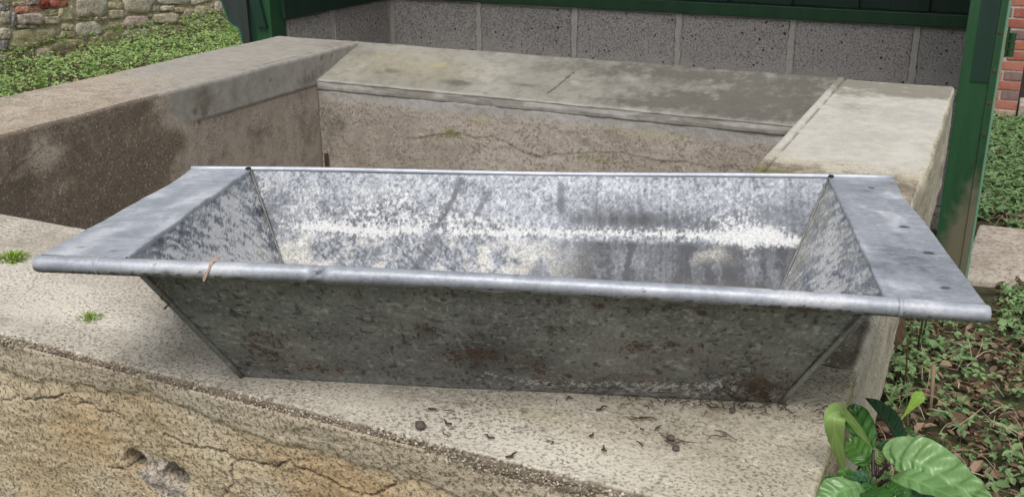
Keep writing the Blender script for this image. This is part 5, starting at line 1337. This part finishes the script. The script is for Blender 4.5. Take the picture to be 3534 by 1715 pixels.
# lone lobed weed leaf on a stalk, further back
weed = thing('weed', 'single upright yellow-green toothed leaf standing behind the glossy plant', 'weed', (-0.12, 2.46, -0.9))
leaf([[-.098, 2.47, -.715], [-.086, 2.535, -.719], [-.0715, 2.6, -.716], [-.059, 2.626, -.699]], .016, leaf_mat('yellow_green_leaf', (.17, .31, .035), (.24, .40, .06), .5, .3, .3, True), name='leaf', parent=weed, seed=77, serr=.12, quilt=.0005, wprof=[(0, .08), (.3, .2), (.5, .5), (.75, 1), (.92, .7), (1, .1)])
MB().tube([(-.12, 2.455, -.91), (-.112, 2.46, -.8), (-.098, 2.47, -.715)], [.003, .0025, .002], 6).build('stalk', M_shoot, weed, True)
# bare stems and a pale broken stalk
for k, (a, b, h, lab) in enumerate([(-.107, 3.19, .36, 'tall thin dark bare stem right of the slab face, under the trough end'), (-.123, 2.92, .22, 'short thin dark bare stem just behind the glossy plant'), (-.10, 3.30, .25, 'thin dark bare stem close against the slab face')]):
    p = [(a, b, -.91), (a + .006, b + .004, -.9 + h * .5), (a - .002, b - .004, -.9 + h)]
    tag(MB().tube(p, [.004, .0032, .0018], 6).build('bare_stem', M_twig, smooth=True), lab, 'stem', 'bare stems by the slab')
tag(MB().tube([(-.036, 2.87, -.91), (-.040, 2.875, -.82), (-.046, 2.88, -.735)], [.0055, .005, .006], 8).build('broken_stalk', M_straw, smooth=True), 'pale broken dry stalk standing upright in the litter', 'stalk')

# ------------------------------------------------------------------ small debris
def pebble(name, loc, r, label, cat='pebble', group=None):
    bm = bmesh.new(); bmesh.ops.create_icosphere(bm, subdivisions=2, radius=r)
    q = random.Random(int(loc[0] * 1e5))
    for v in bm.verts:
        v.co *= q.uniform(.82, 1.15); v.co.z *= .72
    me = bpy.data.meshes.new(name); bm.to_mesh(me); bm.free()
    o = link_mesh(name, me, M_pebble); o.location = (loc[0], loc[1], loc[2] + r * .55)
    return tag(o, label, cat, group)
pebble('pebble', (-.519, .863, .001), .0062, 'largest dark pebble on the front slab, near its broken edge')
pebble('pebble', (-.262, .955, .001), .0044, 'dark brown pebble beside a long straw on the right part of the slab')
pebble('pebble', (-.251, .937, .001), .0040, 'small dark pebble in front of the brown pebble with the straw')
pebble('pebble', (-.217, 1.043, .001), .004, 'small dark crumb below the right bottom corner of the trough')
pebble('pebble', (-.149, 1.38, .001), .007, 'dark crumb on the slab under the right end of the trough')
pebble('pebble', (-.163, 1.24, .001), .006, 'dark crumb on the slab beside the right sloping end of the trough')
tr = random.Random(31)
def twig(x, y, L_, a, r=.0009, lab='small dark twig fragment lying on the pale front slab', grp='twig bits on the slab'):
    pts = [(x + math.cos(a) * L_ * (q - .5) + tr.uniform(-.0012, .0012), y + math.sin(a) * L_ * (q - .5) + tr.uniform(-.0012, .0012), .0022 + tr.uniform(0, .0022)) for q in (0, .35, .7, 1)]
    k_ = tr.uniform(-.3, .3) * L_
    pts[1] = (pts[1][0] - math.sin(a) * k_, pts[1][1] + math.cos(a) * k_, pts[1][2])
    r *= .72
    tag(MB().tube(pts, [r, r * 1.2, r, r * .5], 5).build('twig', M_twig, smooth=True), lab, 'twig', grp)
for (x, y) in [(-.394, .992), (-.526, .903), (-.507, .906), (-.496, .883), (-.342, .925), (-.318, .904), (-.353, .987), (-.27, 1.038), (-.241, 1.043), (-.488, .862), (-.377, .893), (-.289, .93), (-.44, .876), (-.403, .853), (-.296, .96), (-.281, .969)]:
    twig(x, y, tr.uniform(.008, .018), tr.uniform(0, 3.1), tr.uniform(.0008, .0017))
for (x, y) in [(-.304, .985), (-.31, .982), (-.298, .987), (-.255, .95), (-.262, .952), (-.248, .95), (-.217, .981), (-.21, .985)]:
    twig(x, y, tr.uniform(.018, .032), tr.uniform(-.5, .5), .0007, 'thin rusty straw lying on the right part of the front slab', 'rusty straws on the slab')
mb = MB()
for k in range(70):
    xx = tr.gauss(.24, .07); yy = -abs(tr.gauss(.004, .012)) - .002
    p0 = (-.4736 + math.cos(.3313) * xx - math.sin(.3313) * yy, .9829 + math.sin(.3313) * xx + math.cos(.3313) * yy)
    a = tr.uniform(0, 3.14); L_ = tr.uniform(.004, .013)
    mb.tube([(p0[0] - math.cos(a) * L_ / 2, p0[1] - math.sin(a) * L_ / 2, .0016), (p0[0], p0[1], .0028 + tr.uniform(0, .002)), (p0[0] + math.cos(a) * L_ / 2, p0[1] + math.sin(a) * L_ / 2, .0016)], [.0005, .0007, .0004], 3)
tag(mb.build('needle_litter', M_twig), 'thin drift of dark needles and dust along the foot of the trough front', 'debris', kind='stuff')
# dried leaf strip draped over the trough rim
M_dry = leaf_mat('pinkish_dry_leaf', (.40, .28, .22), (.58, .46, .40), .8, .15, .2)
c_, s_ = math.cos(.3313), math.sin(.3313)
def tw(x, y, z): return np.array([-.4736 + c_ * x - s_ * y, .9829 + s_ * x + c_ * y, z])
zr = Z1 - .0005 + E1 * -.297 + .0055 * (1 - (.325 / A0) ** 2)
o = leaf([tw(-.288, -.092, zr + .0095), tw(-.291, -.101, zr + .0118), tw(-.293, -.112, zr + .0105), tw(-.296, -.1205, zr + .003), tw(-.301, -.1212, zr - .008)], .0040, M_dry, h0=(0, -.3, .95), h1=(0, -1, .2), name='dried_leaf', parent=None, quilt=.0004, seed=3, wprof=[(0, .4), (.15, 1), (.35, .9), (.5, .4), (.75, .35), (.95, .5), (1, .1)])
tag(o, 'shrivelled pinkish dry leaf draped over the front rim of the trough', 'dry leaf')
o = leaf([[-.088, 1.664, -.085], [-.0845, 1.668, -.115], [-.086, 1.672, -.15], [-.089, 1.676, -.172]], .009, M_litter, h0=(.5, -.8, .3), name='dried_leaf', parent=None, fold=.6, quilt=.0006, seed=8, wprof=[(0, .05), (.3, .5), (.55, 1), (.75, .9), (.85, .3), (1, .35)])
tag(o, 'curled brown dead leaf stuck to the side of the right slab below the trough', 'dry leaf')
tt_ = np.linspace(0, 1, 14)
zz = Z1 + E1 * -.36
MB().tube([(-.353 - .004 * math.sin(q * 14), -Y1 - .002 + .012 * q - .006, zz - .014 - .034 * q) for q in tt_], .0011, 5).build('dried_tendril', M_twig, T, True, local=True)
